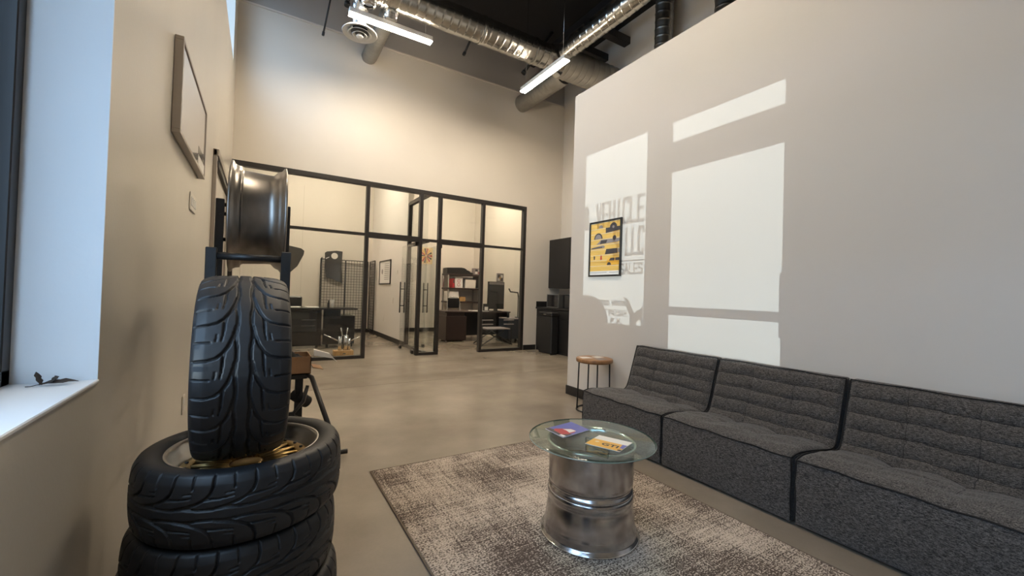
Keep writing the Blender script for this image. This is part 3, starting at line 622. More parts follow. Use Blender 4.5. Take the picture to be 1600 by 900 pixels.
for a in ((0, .35, 0, .3, 0, .006), (0, .35, 0, .006, 0, .14), (0, .35, .294, .3, 0, .14), (0, .006, 0, .3, 0, .14), (.344, .35, 0, .3, 0, .14)): MB().box(*a).build('panel', M_card, bx)
MB().box(.35, .43, .05, .25, .128, .132, 0, Matrix.Rotation(.25, 4, 'Y')).build('flap', M_card, bx)
c = thing('dark_cloth', 'crumpled black cloth stuffed in the cardboard box', 'cloth', (.2, 3.9, .6)); 
uu, vv = np.meshgrid(np.linspace(-1, 1, 40), np.linspace(-1, 1, 30), indexing='ij')
zz = .11 * (1 - uu ** 2 * .8) * (1 - vv ** 2 * .8) + .012 * np.sin(uu * 9 + vv * 4) + .01 * np.sin(vv * 11 - uu * 5)
gridmesh('folds', np.stack([uu * .15, vv * .12, zz], -1), M_foam, c)
tag(MB().prism([(0, 0), (.14, -.03), (.18, -.06), (.12, .01), (.0, .05)], (.40, 3.76, .69), (1, 0, 0), (0, 0, 1), (0, 1, 0), .05).build('paper_sheet', M_paper), 'white paper flap sticking out of the cardboard box', 'paper')

# ---------------------------------------------------------------- rug
rg = thing('area_rug', 'mottled brown and cream rug under the coffee table', 'rug', (0, 0, 0))
rx0, rx1, ry0, ry1 = .688, 2.356, .42, 2.905
MB().box(rx0 + .006, rx1 - .006, ry0 + .006, ry1 - .006, .001, .011, .003).build('pile', M_rug, rg)
b = MB(); pts = []
b.tube([(rx0, ry0, .006), (rx0, ry1, .006)], .0055, 8); b.tube([(rx1, ry0, .006), (rx1, ry1, .006)], .0055, 8); b.tube([(rx0, ry1, .006), (rx1, ry1, .006)], .0045, 8); b.tube([(rx0, ry0, .006), (rx1, ry0, .006)], .0045, 8)
b.build('binding', M_rugedge, rg)

# ---------------------------------------------------------------- coffee table of two rims
ct = thing('coffee_table', 'round glass topped coffee table made of two stacked steel wheel rims', 'table', (1.535, 1.655, .012))
lo = [(.228, .0), (.252, .0), (.256, .006), (.254, .012), (.243, .018), (.240, .026), (.241, .044), (.236, .058), (.2325, .075), (.222, .165), (.2175, .176), (.218, .190), (.224, .198), (.224, .214), (.2215, .222), (.219, .228), (.205, .228), (.2, .2), (.205, .05), (.22, .01), (.228, 0)]
MB().lathe(lo, n=96).build('lower_rim', M_steel, ct)
MB().lathe([(.252, .0005), (.2575, .003), (.2575, .009), (.252, .012), (.249, .006), (.252, .0005)], n=96).build('bright_lip', M_polish, ct)
hi = [(.216, .229), (.219, .232), (.220, .242), (.212, .249), (.210, .256), (.213, .266), (.219, .272), (.2205, .29), (.2205, .44), (.2215, .455), (.228, .463), (.232, .470), (.232, .476), (.222, .476), (.212, .462), (.208, .44), (.206, .27), (.198, .25), (.204, .232), (.216, .229)]
MB().lathe(hi, n=96).build('upper_rim', M_steel, ct)
MB().lathe([(.2315, .466), (.2345, .471), (.2325, .4765), (.222, .4765)], n=96).build('bright_lip', M_polish, ct)
f = MB(); f.lathe([(.001, .20), (.06, .20), (.07, .21), (.07, .235), (.001, .235)], n=40)
for k in range(10): a = 2 * PI * k / 10; f.tube([(.05 * math.cos(a), .05 * math.sin(a), .222), (.21 * math.cos(a), .21 * math.sin(a), .245)], .012, 8)
f.build('wheel_centre', M_steel, ct)
for k in range(4): a = 2 * PI * k / 4 + .5; MB().cyl((.215 * math.cos(a), .215 * math.sin(a), .474), (.215 * math.cos(a), .215 * math.sin(a), .4795), .009, n=12).build('bumper', M_dark, ct)
MB().lathe([(.001, .480), (.326, .480), (.331, .483), (.331, .486), (.308, .4905), (.001, .4905)], n=128).build('glass_top', M_tglass, ct)
MB().lathe([(.327, .4802), (.3316, .483), (.3316, .486), (.3285, .4868)], n=128).build('glass_edge', M_tedge, ct)
TZ = .5035
def flyer(name, label, corners, mats, parts):
    t = thing(name, label, 'magazine', (corners[0][0], corners[0][1], TZ)); o = Vector((corners[0][0], corners[0][1], 0)); u = Vector((corners[1][0], corners[1][1], 0)) - o; v = Vector((corners[3][0], corners[3][1], 0)) - o
    MB().prism([(0, 0), (1, 0), (1, 1), (0, 1)], (0, 0, 0), u, v, (0, 0, 1), .003).build('pages', M_paper, t)
    for nm, poly, m, h in parts: MB().prism(poly, (0, 0, .003), u, v, (0, 0, 1), h).build(nm, m, t)
    return t, u, v
t, u, v = flyer('magazine', 'flyer with red car on a blue background on the left of the glass table', [(1.383, 1.703), (1.594, 1.735), (1.571, 1.898), (1.383, 1.862)], None, [
    ('blue_background', [(0.004, 0.004), (.996, .004), (.996, .996), (.004, .996)], M_blue, .0003),
    ('dark_road', [(.01, .02), (.35, .02), (.12, .98), (.01, .98)], M_pdark, .0005),
    ('red_car', [(.10, .25), (.25, .12), (.5, .12), (.62, .22), (.60, .42), (.42, .62), (.22, .8), (.12, .7)], M_red, .0007),
    ('pale_highlight', [(.36, .2), (.6, .18), (.58, .42), (.38, .6), (.40, .42)], M_paper, .0009),
    ('white_caption', [(.02, .03), (.12, .03), (.10, .25), (.02, .25)], M_paper, .0011)])
t, u, v = flyer('leaflet', 'yellow and white leaflet with black letters on the right of the glass table', [(1.506, 1.425), (1.658, 1.483), (1.587, 1.657), (1.43, 1.587)], None, [
    ('yellow_band', [(.004, .004), (.60, .004), (.60, .996), (.004, .996)], M_yellow, .0003),
    ('purple_corner', [(.25, .005), (.6, .005), (.6, .14), (.25, .10)], M_blue, .0006), ('dark_corner', [(.02, .005), (.16, .005), (.12, .10), (.02, .08)], M_pdark, .0006)])
uh = u.normalized(); vh = v.normalized()
rd_ = -vh; upd = Vector((-rd_.y, rd_.x, 0))
text('lettering', 'GTI', .048, M_pdark, basis4(u * .20 + v * .62 + Vector((0, 0, .0042)), rd_, upd), t, 'LEFT', 1.15, .0002, .0012)
MB().lathe([(.001, 0), (.011, 0), (.011, .0005), (.001, .0005)], tuple(u * .38 + v * .80 + Vector((0, 0, .0035))), 20).build('round_emblem', M_pyel2, t)

# ---------------------------------------------------------------- sofa: four quilted modules
def hcurve(ts, pts):
    pts = np.array(pts); k = np.linspace(0, 1, len(pts)); return np.stack([np.interp(ts, k, pts[:, i]) for i in range(pts.shape[1])], -1)
def make_module(seed):
    t = thing('sofa_module', 'module', 'sofa', (0, 0, 0), 'grey sofa modules'); Wd = .872
    # profile from front top edge over the seat and up the backrest: (x, z), origin at the front bottom edge
    prof = np.array([(0, .372), (.03, .384), (.10, .388), (.25, .374), (.40, .352), (.505, .338), (.555, .345), (.585, .40), (.615, .49), (.650, .60), (.685, .71), (.702, .762)])
    d = np.r_[0, np.cumsum(np.hypot(*np.diff(prof, axis=0).T))]; NU = 150; s = np.linspace(0, d[-1], NU); 
    def sm(col):
        y = np.interp(s, d, col); k = np.ones(9) / 9; yp = np.r_[np.full(4, y[0]), y, np.full(4, y[-1])]; return np.convolve(yp, k, 'valid')
    px, pz = sm(prof[:, 0]), sm(prof[:, 1]); px[0], pz[0] = prof[0]; px[-1], pz[-1] = prof[-1]
    tx = np.gradient(px); tz = np.gradient(pz); L = np.hypot(tx, tz); nx, nz = -tz / L, tx / L
    NV = 140; v = np.linspace(0, Wd, NV)
    seat_end = d[5] + .02; tot = d[-1]
    rows = [seat_end + (tot - seat_end) * k for k in (.0, .16, .37, .58, .79)]
    S, V = np.meshgrid(s, v, indexing='ij'); col = [Wd * .335, Wd * .665]
    def groove(dist, w): return np.exp(-(dist / w) ** 2)
    H_ = np.zeros_like(S)
    wob = .006 * np.sin(V * 13 + seed) + .004 * np.sin(V * 29 + seed * 2)
    def pillow(t, p=2.6): return 1 - np.abs(2 * t - 1) ** p
    rb_ = np.array(rows + [tot]); cb_ = np.array([0] + col + [Wd])
    Sw = S + wob * .6; Vw = V + .006 * np.sin(S * 14 + seed)
    for k in range(5):
        msk = (Sw >= rb_[k]) & (Sw < rb_[k + 1] + (1 if k == 4 else 0)); tt = np.clip((Sw - rb_[k]) / (rb_[k + 1] - rb_[k]), 0, 1); H_ += msk * pillow(tt) * .016
    tt = np.clip(S / seat_end, 0, 1); seatm = (Sw < rb_[0]); H_ += seatm * (1 - tt ** 7) * np.clip(tt / .12, 0, 1) ** .5 * .010
    for k in range(3):
        w_ = (Vw >= cb_[k]) & (Vw < cb_[k + 1]); tt2 = np.clip((Vw - cb_[k]) / (cb_[k + 1] - cb_[k]), 0, 1)
        H_ += w_ * seatm * pillow(tt2, 2.2) * .016 * np.clip((S - .05) / .25, 0, 1) + w_ * (~seatm) * (pillow(tt2, 8) - 1) * .006
    H_ -= .020 * groove(V - col[0], .06) * groove(S - seat_end, .05) + .020 * groove(V - col[1], .06) * groove(S - seat_end, .05)
    H_ -= .008 * groove(S - seat_end * .52 - .03 * np.sin(V * 7 + seed), .012) * np.clip(np.sin(V / Wd * PI * 3 + seed * .7), 0, 1)
    H_ += .003 * np.sin(V * 23 + S * 31 + seed) * np.sin(S * 17 - V * 7) * np.clip(S / .08, 0, 1)
    edge = np.minimum(V, Wd - V); H_ *= np.clip(edge / .03, 0, 1); H_ -= .012 * np.exp(-edge / .012); H_ *= np.clip((tot - S) / .02, 0, 1) * np.clip(S / .02, 0, 1)
    P = np.stack([px[:, None] + nx[:, None] * H_, V, pz[:, None] + nz[:, None] * H_], -1)
    gridmesh('quilted_cushion', P, M_fab, t, flip=True)
    sb_ = MB()
    for k in range(0, 5):
        pts = []
        for jv in range(1, NV - 1, 2):
            ii = int(np.argmin(np.abs(Sw[:, jv] - rb_[k]))); pts.append(tuple(P[ii, jv] + np.array([nx[ii], 0, nz[ii]]) * .0005))
        sb_.tube(pts, .0022, 5)
    for c_ in col:
        pts = []
        for ii in range(int(NU * .2), NU - 2, 2):
            jv = int(np.argmin(np.abs(Vw[ii] - c_))); pts.append(tuple(P[ii, jv] + np.array([nx[ii], 0, nz[ii]]) * -.0006))
        sb_.tube(pts, .0016, 5)
    sb_.build('stitching', M_pipe, t)['kind'] = 'stuff'
    # base shell: front, sides, back, top band
    fr = np.linspace(0, 1, 30); fv = np.linspace(0, 1, 60); A, B = np.meshgrid(fr, fv, indexing='ij')
    bul = .012 * np.sin(A * PI) ** .6 * np.sin(B * PI) ** .35 + .0015 * np.sin(B * 31 + seed) * np.sin(A * 9)
    o = gridmesh('front_panel', np.stack([-bul, B * Wd, .02 + A * .352], -1), M_fab, t)
    pl = [(px[i], pz[i]) for i in range(0, NU, 5)] + [(px[-1], pz[-1]), (.775, .752), (.78, .02), (0, .02)]
    for y in (0.004, Wd - .016):
        MB().prism([(p[0], p[1] - .004) for p in pl], (0, y, 0), (1, 0, 0), (0, 0, 1), (0, 1, 0), .012).build('side_panel', M_fab, t)
    b = MB(); b.box(px[-1] - .002, .775, 0.004, Wd - .004, .745, .766, .008); b.build('top_band', M_fab, t)
    MB().box(.76, .78, .01, Wd - .01, .02, .76, .005).build('back_panel', M_fab, t)
    b = MB()
    for y in (0.002, Wd - .002): b.tube([(px[i], y, pz[i]) for i in range(0, NU, 4)] + [(px[-1], y, pz[-1])], .0042, 6)
    fy = np.linspace(0, Wd, 40)
    b.tube([(-.002 + .002 * math.sin(y * 40), y, .374 + .003 * math.sin(y * 23 + seed)) for y in fy], .0048, 6)
    b.tube([(px[-1], y, .764 + .003 * math.sin(y * 17 + seed)) for y in fy], .0042, 6)
    for y in (0.002, Wd - .002): b.tube([(0 + .003 * math.sin(z * 30), y, z) for z in np.linspace(.025, .372, 12)], .0042, 6)
    b.build('piping', M_pipe, t)
    for x in (.08, .68):
        for y in (.08, Wd - .08): MB().cyl((x, y, 0), (x, y, .022), .025, n=14).build('foot', M_dark, t)
    return t
for i, (y0, lab) in enumerate(((2.048, 'far grey quilted sofa module beside the small round side table'), (1.162, 'middle grey quilted sofa module, second from the side table'), (.268, 'near grey quilted sofa module running out of the right of the photo'), (-.63, 'last grey quilted sofa module outside the right of the photo'))):
    q = make_module(i * 1.7 + 1) if i < 3 else dup(q)
    q.location = (2.59, y0, 0); q['label'] = lab

# ---------------------------------------------------------------- side table
st = thing('side_table', 'small round wooden side table with thin black legs by the lobby wall', 'table', (3.165, 3.40, 0))
MB().lathe([(.001, .53), (.19, .53), (.198, .535), (.20, .545), (.20, .565), (.195, .572), (.188, .574), (.001, .574)], n=64).build('table_top', M_wood, st)
for k, (rr, cc, pl) in enumerate(((0, M_paper, [(-.15, .02), (-.02, .0), (-.03, .10), (-.12, .12)]), (0, M_paper, [(.02, -.02), (.15, .0), (.13, .10), (.03, .08)]), (0, M_pgrey, [(-.06, -.14), (.08, -.13), (.05, -.04), (-.05, -.03)]))):
    MB().prism(pl, (0, 0, .574), (1, 0, 0), (0, 1, 0), (0, 0, 1), .001).build('inlay', cc, st)
for a in (.6, 2.5, 3.6, 5.4): MB().cyl((.175 * math.cos(a), .175 * math.sin(a), .01), (.165 * math.cos(a), .165 * math.sin(a), .531), .008, n=10).build('leg', M_blackmetal, st)
MB().tube([(.18 * math.cos(a), .18 * math.sin(a), .012) for a in np.linspace(0, 2 * PI, 48, endpoint=False)], .009, 8, True).build('base_ring', M_blackmetal, st)

# ---------------------------------------------------------------- framed car poster on the partition
po = thing('framed_poster', 'black framed yellow poster of car shapes on the lobby wall', 'picture', (XP, 3.765, 1.483))
PW, PH = .515, .65     # local: along -y and z
def pbox(a0, a1, z0, z1, d0, d1, bev=0): return MB().box(-d1, -d0, -a1, -a0, z0, z1, bev)
for a in ((0, PW, 0, .02), (0, PW, PH - .02, PH), (0, .02, .02, PH - .02), (PW - .02, PW, .02, PH - .02)): pbox(*a, .001, .024, .002).build('frame_bar', M_blackmetal, po)
pbox(.02, PW - .02, .02, PH - .02, .001, .012).build('backing', M_paper, po)
zz = [.065, .125, .19, .25, .315, .37, .435, .50, .56, .63]
b = MB()
for i in range(9): b.cur = i % 2; b.box(-.0135, -.012, -(PW - .022), -.022, zz[i], zz[i + 1] - .004)
b.build('plank_print', [M_pyel, M_pyel], po)
def sh(poly, m, nm, d=.0145):
    MB().prism(poly, (-d, 0, 0), (0, -1, 0), (0, 0, 1), (1, 0, 0), .001).build(nm, m, po)
def arc(cx, cz, r, a0=0, a1=PI, n=18, sx=1): return [(cx + r * sx * math.cos(a0 + (a1 - a0) * i / n), cz + r * math.sin(a0 + (a1 - a0) * i / n)) for i in range(n + 1)]
sh([(.27, .50), (.495, .515), (.495, .56), (.27, .56)], M_pdark, 'bumper_print'); sh(arc(.39, .555, .055, -.2, PI + .2), M_pdark, 'wheel_print', .0152); sh(arc(.39, .56, .016, 0, 2 * PI), M_pgrey, 'hub_print', .0158)
sh(arc(.19, .565, .035), M_pgrey, 'wheel_print'); sh(arc(.15, .44, .07), M_pdark, 'wheel_print'); sh(arc(.15, .442, .052), M_pgrey, 'wheel_print', .0152)
sh([(.12, .375), (.46, .385), (.495, .395), (.495, .425), (.2, .43)], M_pgrey, 'car_print'); sh([(.18, .38), (.28, .385), (.30, .42), (.2, .42)], M_pdark, 'car_print', .0152); sh(arc(.41, .435, .028, 0, 2 * PI), M_pdark, 'lamp_print', .0152)
sh([(.03, .325), (.25, .33), (.265, .345), (.24, .36), (.2, .36), (.03, .34)], M_pgrey, 'car_print'); sh([(.05, .33), (.22, .335), (.22, .345), (.05, .341)], M_pdark, 'stripe_print', .0152)
sh([(.265, .255), (.46, .26), (.455, .315), (.285, .315)], M_pdark, 'window_print'); sh([(.465, .265), (.493, .265), (.493, .31), (.46, .31)], M_pgrey, 'window_print')
sh([(.085, .20), (.10, .20), (.105, .235), (.092, .245), (.08, .235)], M_pdark, 'figure_print'); sh([(.19, .195), (.22, .195), (.215, .24), (.20, .25)], M_red, 'figure_print')
sh([(.28, .13), (.30, .19), (.34, .215), (.493, .215), (.493, .13)], M_yellow, 'yellow_car_print'); sh([(.33, .18), (.36, .21), (.42, .21), (.42, .178)], M_pdark, 'window_print', .0152); sh([(.43, .178), (.43, .21), (.493, .21), (.493, .178)], M_pdark, 'window_print', .0152)
sh(arc(.335, .13, .032), M_pdark, 'wheel_print', .0152)
sh([(.03, .045), (.30, .045), (.30, .050), (.03, .050)], M_pgrey, 'caption_print'); sh([(.34, .045), (.48, .045), (.48, .050), (.34, .050)], M_pgrey, 'caption_print')

# ---------------------------------------------------------------- kitchenette at the far right wall
uc = thing('wall_cabinet', 'tall matte black wall cabinet hanging above the microwave', 'cabinet', (5.74, 6.3, 1.41))
MB().box(.02, .328, 0, 1.483, 0, 1.12, .002).build('carcass', M_cab, uc)
for k in range(2): MB().box(0, .019, .003 + k * .742, .739 + k * .742, .002, 1.118, .002).build('door', M_cab, uc)
lc = thing('base_cabinet', 'black base cabinet under the microwave by the far wall', 'cabinet', (5.44, 6.0, 0))
MB().box(.0, .628, 0, 1.78, .0, .93, .002).build('carcass', M_cab, lc)
for k in range(3): MB().box(-.019, .0, .003 + k * .59, .587 + k * .59, .08, .74, .002).build('door', M_cab, lc)
for k in range(3): MB().box(-.019, .0, .003 + k * .59, .587 + k * .59, .745, .925, .002).build('drawer', M_cab, lc)
tag(MB().box(5.40, XR - .002, 5.98, YB - .002, .931, .975, .004).build('worktop', M_cab), 'dark worktop running along the far right wall', 'worktop')
tag(MB().box(5.41, XR - .01, YB - .022, YB - .003, .976, 1.10, .002).build('splashback', M_cab), 'low black splashback strip at the end of the worktop', 'splashback')
mwv = thing('microwave', 'black microwave oven on the worktop below the wall cabinet', 'microwave', (5.47, 6.88, .977))
MB().box(.01, .40, 0, .56, .0, .29, .006).build('body', M_dark, mwv); d = MB().box(-.008, .0095, .14, .555, .012, .285, .003).build('door', M_screen, mwv)
b = MB()
for a in ((.14, .152, .01, .287), (.545, .557, .01, .287), (.14, .557, .278, .29), (.14, .557, .008, .018)): b.box(-.012, .0, *a)
b.build('door_trim', M_silver if 0 else mat('dark_steel_trim', (.3, .3, .3), .3, .8), mwv); MB().box(-.008, .0095, .003, .132, .012, .285, .003).build('control_panel', M_dark, mwv)
tag(MB().box(5.47, 5.85, 6.3, 6.84, .977, 1.25, .01).build('toaster_oven', M_dark), 'plain black countertop appliance to the right of the microwave', 'appliance')
tb = thing('trash_bin', 'tall slim black bin in front of the black base cabinet', 'bin', (5.20, 6.90, 0))
MB().box(.0, .19, .0, .46, .02, .80, .02).build('body', M_dark, tb); MB().box(-.005, .195, -.005, .465, .80, .885, .015).build('lid', M_cab, tb); MB().box(-.008, -.004, .18, .28, .83, .85).build('badge', M_silver, tb)
MB().box(.02, .17, .03, .43, 0, .02).build('base', M_dark, tb)

# ---------------------------------------------------------------- left office
dk = thing('office_desk', 'glossy black desk with side return in the left office', 'desk', (0, 0, 0))
MB().box(-.2, 1.82, 9.35, 10.15, .80, .835, .004).build('desk_top', M_desk, dk)
MB().box(-.1, 1.12, 9.42, 9.45, .05, .80, .003).build('front_panel', M_desk, dk)
MB().box(1.15, 1.78, 9.42, 10.0, .07, .67, .004).build('pedestal', M_desk, dk)
MB().box(1.16, 1.5, 9.5, 9.95, .67, .80, .004).build('riser', M_desk, dk)
for x in (-.05, 1.02, 1.22, 1.70): MB().box(x, x + .05, 9.46, 9.51, 0, .10, .003).build('leg', M_blackmetal, dk)
for z in (.46, .58): MB().box(.75, 1.0, 9.405, 9.42, z, z + .012, .002).build('drawer_pull', M_silver, dk)
MB().box(.45, 1.03, 9.412, 9.42, .34, .76, .002).build('drawer_front', M_dark, dk)
def gridwall(label, x0, x1, y0, y1, z0=.1, z1=2.05):
    t = thing('grid_panel', label, 'grid panel', (x0, y0, z0), 'black wire grid panels'); L = Vector((x1 - x0, y1 - y0, 0)); n = 12; hh = z1 - z0
    fr = MB()
    for k in (0, 1): fr.cyl(L * k, L * k + Vector((0, 0, hh)), .011, n=6); fr.cyl((0, 0, hh * k), L + Vector((0, 0, hh * k)), .011, n=6)
    fr.build('frame', M_blackmetal, t)
    for k in range(1, 8): MB().cyl(L * k / 8, L * k / 8 + Vector((0, 0, hh)), .0055, n=4, cap=False).build('wire', M_blackmetal, t)
    for k in range(1, 26): MB().cyl((0, 0, hh * k / 26), L + Vector((0, 0, hh * k / 26)), .0055, n=4, cap=False).build('wire', M_blackmetal, t)
gridwall('wide black wire grid panel left, below the hanging smoked glass', 1.43, 2.03, 12.38, 12.38)
gridwall('black wire grid panel beside the corner, right of the smoked glass', 2.05, 2.65, 12.38, 12.38)
gridwall('narrow black wire grid panel turned against the dividing wall', 2.70, 2.71, 12.36, 11.78)
gridwall('black wire grid panel seen edge on at the left end of the grid', 1.40, 1.36, 12.40, 11.80)
def carglass(label, poly, x, y, z, dot=None):
    t = thing('car_window_glass', label, 'car window', (x, y, z)); MB().prism(poly, (0, 0, 0), (1, 0, 0), (0, 0, 1), (0, 1, 0), .006).build('glass', M_smoke, t)
    if dot: MB().cyl((dot[0], -.001, dot[1]), (dot[0], -.004, dot[1]), .085, n=28).build('sticker', M_outlet, t)
    b = MB(); xs = [p[0] for p in poly]; zs = [p[1] for p in poly]; b.prism([(min(xs) + .03, max(zs) - .25), (min(xs) + .11, max(zs) - .20), (min(xs) + .12, max(zs) - .18), (min(xs) + .03, max(zs) - .22)], (0, -.001, 0), (1, 0, 0), (0, 0, 1), (0, -1, 0), .002); b.build('reflective_strip', M_paper, t)  # plain white slanted strip near the upper left of the glass
carglass('smoked car side window with a pale round sticker above the grid', [(.05, .16), (.02, .40), (.0, .82), (.05, .86), (.30, .90), (.455, .89), (.44, .45), (.475, .0), (.25, .09)], 1.49, 12.362, 1.40, (.25, .75))
carglass('smoked car side window seen beside the rim rack', [(.0, .0), (.15, .05), (.38, .30), (.52, .62), (.53, .72), (.45, .78), (.0, .86)],   .46, 12.443, 1.52)
oc = thing('office_chair', 'dark office chair back rising behind the left office desk', 'chair', (.60, 10.4, 0))
MB().box(-.22, .22, -.02, .04, .62, 1.05, .05).build('backrest', M_dark, oc); MB().box(-.24, .24, 0, .46, .45, .53, .03).build('seat', M_dark, oc); MB().cyl((0, .22, .1), (0, .22, .45), .03).build('column', M_blackmetal, oc)
for k in range(5): a = 2 * PI * k / 5; MB().cyl((0, .22, .1), (.28 * math.cos(a), .22 + .28 * math.sin(a), .06), .02, n=8).build('leg', M_blackmetal, oc)
for k in range(5): a = 2 * PI * k / 5; MB().cyl((.28 * math.cos(a) - .01, .22 + .28 * math.sin(a), .03), (.28 * math.cos(a) + .01, .22 + .28 * math.sin(a), .03), .03, n=12).build('caster', M_dark, oc)
t = thing('paper_cup', 'tall white cup on the left office desk', 'cup', (1.36, 9.75, .836)); MB().lathe([(.001, 0), (.03, 0), (.042, .15), (.001, .15)], n=20).build('cup', M_paper, t); MB().lathe([(.001, .15), (.046, .15), (.046, .165), (.001, .168)], n=20).build('lid', M_white, t)
t = thing('black_bottle', 'small black bottle beside the white cup on the desk', 'bottle', (1.28, 9.7, .836)); MB().lathe([(.001, 0), (.026, 0), (.026, .09), (.012, .11), (.012, .13), (.001, .13)], n=16).build('bottle', M_dark, t); MB().cyl((0, 0, .13), (0, 0, .15), .014).build('cap', M_dark, t)
for i, (x, a, lab) in enumerate(((.95, .1, 'white papers lying on the middle of the left office desk'), (.62, -.2, 'white papers lying at the left end of the left office desk'))):
    o = MB().box(-.11, .11, -.15, .15, 0, .012).build('paper_stack', M_paper, None, (x, 9.65, .836)); o.rotation_euler = (0, 0, a); tag(o, lab, 'papers')
tr = thing('silver_trophy', 'silver trophy with swept blades on a wooden base behind the glass', 'trophy', (1.37, 8.25, 0))
MB().box(-.17, .17, -.10, .10, 0, .10, .006).build('base', M_wood2, tr); MB().box(-.02, .03, -.103, -.10, .035, .055).build('plaque', M_silver, tr)
for x, h, r in ((-.06, .36, .035), (.04, .38, .045), (.10, .32, .03)): MB().cyl((x, 0, .10), (x, 0, h), r, r * .9, n=14).build('column', M_silver, tr)
for p0, p1 in (((-.06, 0, .26), (-.34, 0, .40)), ((.10, 0, .26), (.38, 0, .38)), ((-.02, 0, .36), (-.05, 0, .52)), ((.05, 0, .36), (.07, 0, .52))): MB().cyl(p0, p1, .014, .010, n=8).build('blade', M_silver, tr)
# on the dividing wall
wb = thing('framed_certificate', 'black framed white document with dark print on the dividing wall', 'picture', (2.77, 10.32, 1.40))
for a in ((0, 1.1, 0, .025), (0, 1.1, .595, .62), (0, .025, .025, .595), (1.075, 1.1, .025, .595)): MB().box(-.03, -.001, *a, .003).build('frame_bar', M_blackmetal, wb)
MB().box(-.014, -.002, .025, 1.075, .025, .595).build('sheet', M_paper, wb)
b = MB(); b.cyl((-.0145, .82, .33), (-.0155, .82, .33), .07, n=20)
for k in range(9): b.box(-.0155, -.0145, .15, .6, .12 + k * .05, .135 + k * .05)
b.build('print', M_pgrey, wb)
plate('ivory outlet low on the dividing wall under the framed document', 10.9, .44, .09, .13, 0, 2.77, -1, 'wall_outlet')
plate('light switch on the dividing wall near the open glass door', 10.05, .93, .09, .13, 1, 2.77, -1)
plate('small thermostat plate above the light switch on the dividing wall', 9.75, 1.63, .12, .1, 1, 2.77, -1, 'thermostat')

# ---------------------------------------------------------------- right office
sb = thing('starburst_wall_art', 'orange and dark starburst wall art in the right office', 'wall art', (4.40, YO - .03, 2.36))
MB().box(-.21, .21, 0, .02, -.26, .26, .004).build('canvas', M_pyel2, sb)
for k in range(14):
    a = 2 * PI * k / 14; c, s_ = math.cos(a), math.sin(a); MB().prism([(.03 * c - .012 * s_, .03 * s_ + .012 * c), (.03 * c + .012 * s_, .03 * s_ - .012 * c), (.19 * c + .03 * s_, .23 * s_ - .03 * c), (.19 * c - .03 * s_, .23 * s_ + .03 * c)], (0, -.001, 0), (1, 0, 0), (0, 0, 1), (0, -1, 0), .003).build('ray', (M_red, M_pdark, M_yellow)[k % 3], sb)
shf = thing('storage_shelf', 'dark shelving unit against the right office back wall', 'shelf', (4.95, 11.9, 0))
for x in (0, 1.06): 
    for y in (0, .45): MB().box(x, x + .04, y, y + .04, 0, 1.80, .003).build('post', M_silver, shf)
SZ = (.14, .92, 1.34, 1.78)
for z in SZ: MB().box(-.01, 1.11, -.01, .5, z, z + .045, .003).build('shelf_board', M_espresso, shf)
def crate(name, lab, cat, x, y, z, sx, sy, sz, m, extra=None):
    t = thing(name, lab, cat, (x, y, z)); MB().box(0, sx, 0, sy, 0, sz, .004).build('body', m, t)
    if extra: MB().box(sx * extra[0], sx * extra[1], -.003, .0, sz * extra[2], sz * extra[3]).build('label_print', extra[4], t)
    else: MB().box(0.002, sx - .002, -.002, sy, sz, sz + .012).build('lid', m, t)
    return t
crate('box', 'red box standing on the upper shelf board', 'box', 5.12, 11.95, 1.387, .07, .3, .29, M_red, (.2, .8, .5, .9, M_pdark))
t = crate('box', 'white box with red rings on the upper shelf board', 'box', 5.20, 11.95, 1.387, .26, .3, .31, M_paper)
for k in range(2): MB().tube([(.13 + .045 * math.cos(a), -.004, .10 + .12 * k + .045 * math.sin(a)) for a in np.linspace(0, 2 * PI, 20, endpoint=False)], .006, 5, True).build('ring_print', M_red, t)
crate('box', 'wide cream storage box at right of the upper shelf board', 'box', 5.56, 11.95, 1.387, .36, .3, .26, M_outlet)
crate('box', 'wide white box on the middle shelf board', 'box', 4.98, 11.95, .967, .36, .35, .30, M_paper)
crate('wooden_tray', 'small brown wooden tray beside the wide white box', 'tray', 5.38, 11.95, .967, .2, .25, .13, M_wood2)
t = thing('car_panel', 'stack of dark car body panels lying on top of the shelving', 'car part', (4.9, 11.9, 1.8265))
for k in range(3): MB().prism([(0, 0), (.86 - k * .1, .0), (.92 - k * .12, .03), (.8 - k * .1, .07), (.5, .085), (.02, .06)], (k * .02, .05 * k, .06 * k), (1, 0, 0), (0, 0, 1), (0, 1, 0), .35).build('panel', M_dark, t)
rdsk = thing('office_desk', 'espresso brown desk with pedestal in the right office', 'desk', (0, 0, 0))
MB().box(3.95, 5.85, 9.62, 10.35, .73, .765, .004).build('desk_top', M_espresso, rdsk)
MB().box(4.0, 4.56, 9.66, 10.3, .03, .64, .004).build('pedestal', M_espresso, rdsk); MB().box(4.02, 4.5, 9.68, 10.28, .64, .73, .004).build('riser', M_espresso, rdsk)
MB().box(4.56, 5.78, 10.1, 10.13, .1, .73, .003).build('modesty_panel', M_dark, rdsk); MB().box(5.80, 5.84, 9.66, 10.3, 0, .73, .003).build('side_panel', M_espresso, rdsk)
for x, y in ((4.04, 9.7), (4.5, 9.7), (4.5, 10.25), (4.04, 10.25)): MB().cyl((x, y, 0), (x, y, .03), .02, n=10).build('foot', M_silver, rdsk)
for i, (x, lab) in enumerate(((4.75, 'loose white papers on the middle of the espresso desk'), (4.99, 'thin white paper pile near the monitor on the espresso desk'))):
    tag(MB().box(0, .22, 0, .3, 0, .014).build('paper_stack', M_paper, None, (x, 9.68, .766)), lab, 'papers')
ch = thing('folding_chair', 'black folding chair standing behind the espresso desk', 'chair', (4.72, 10.75, 0))
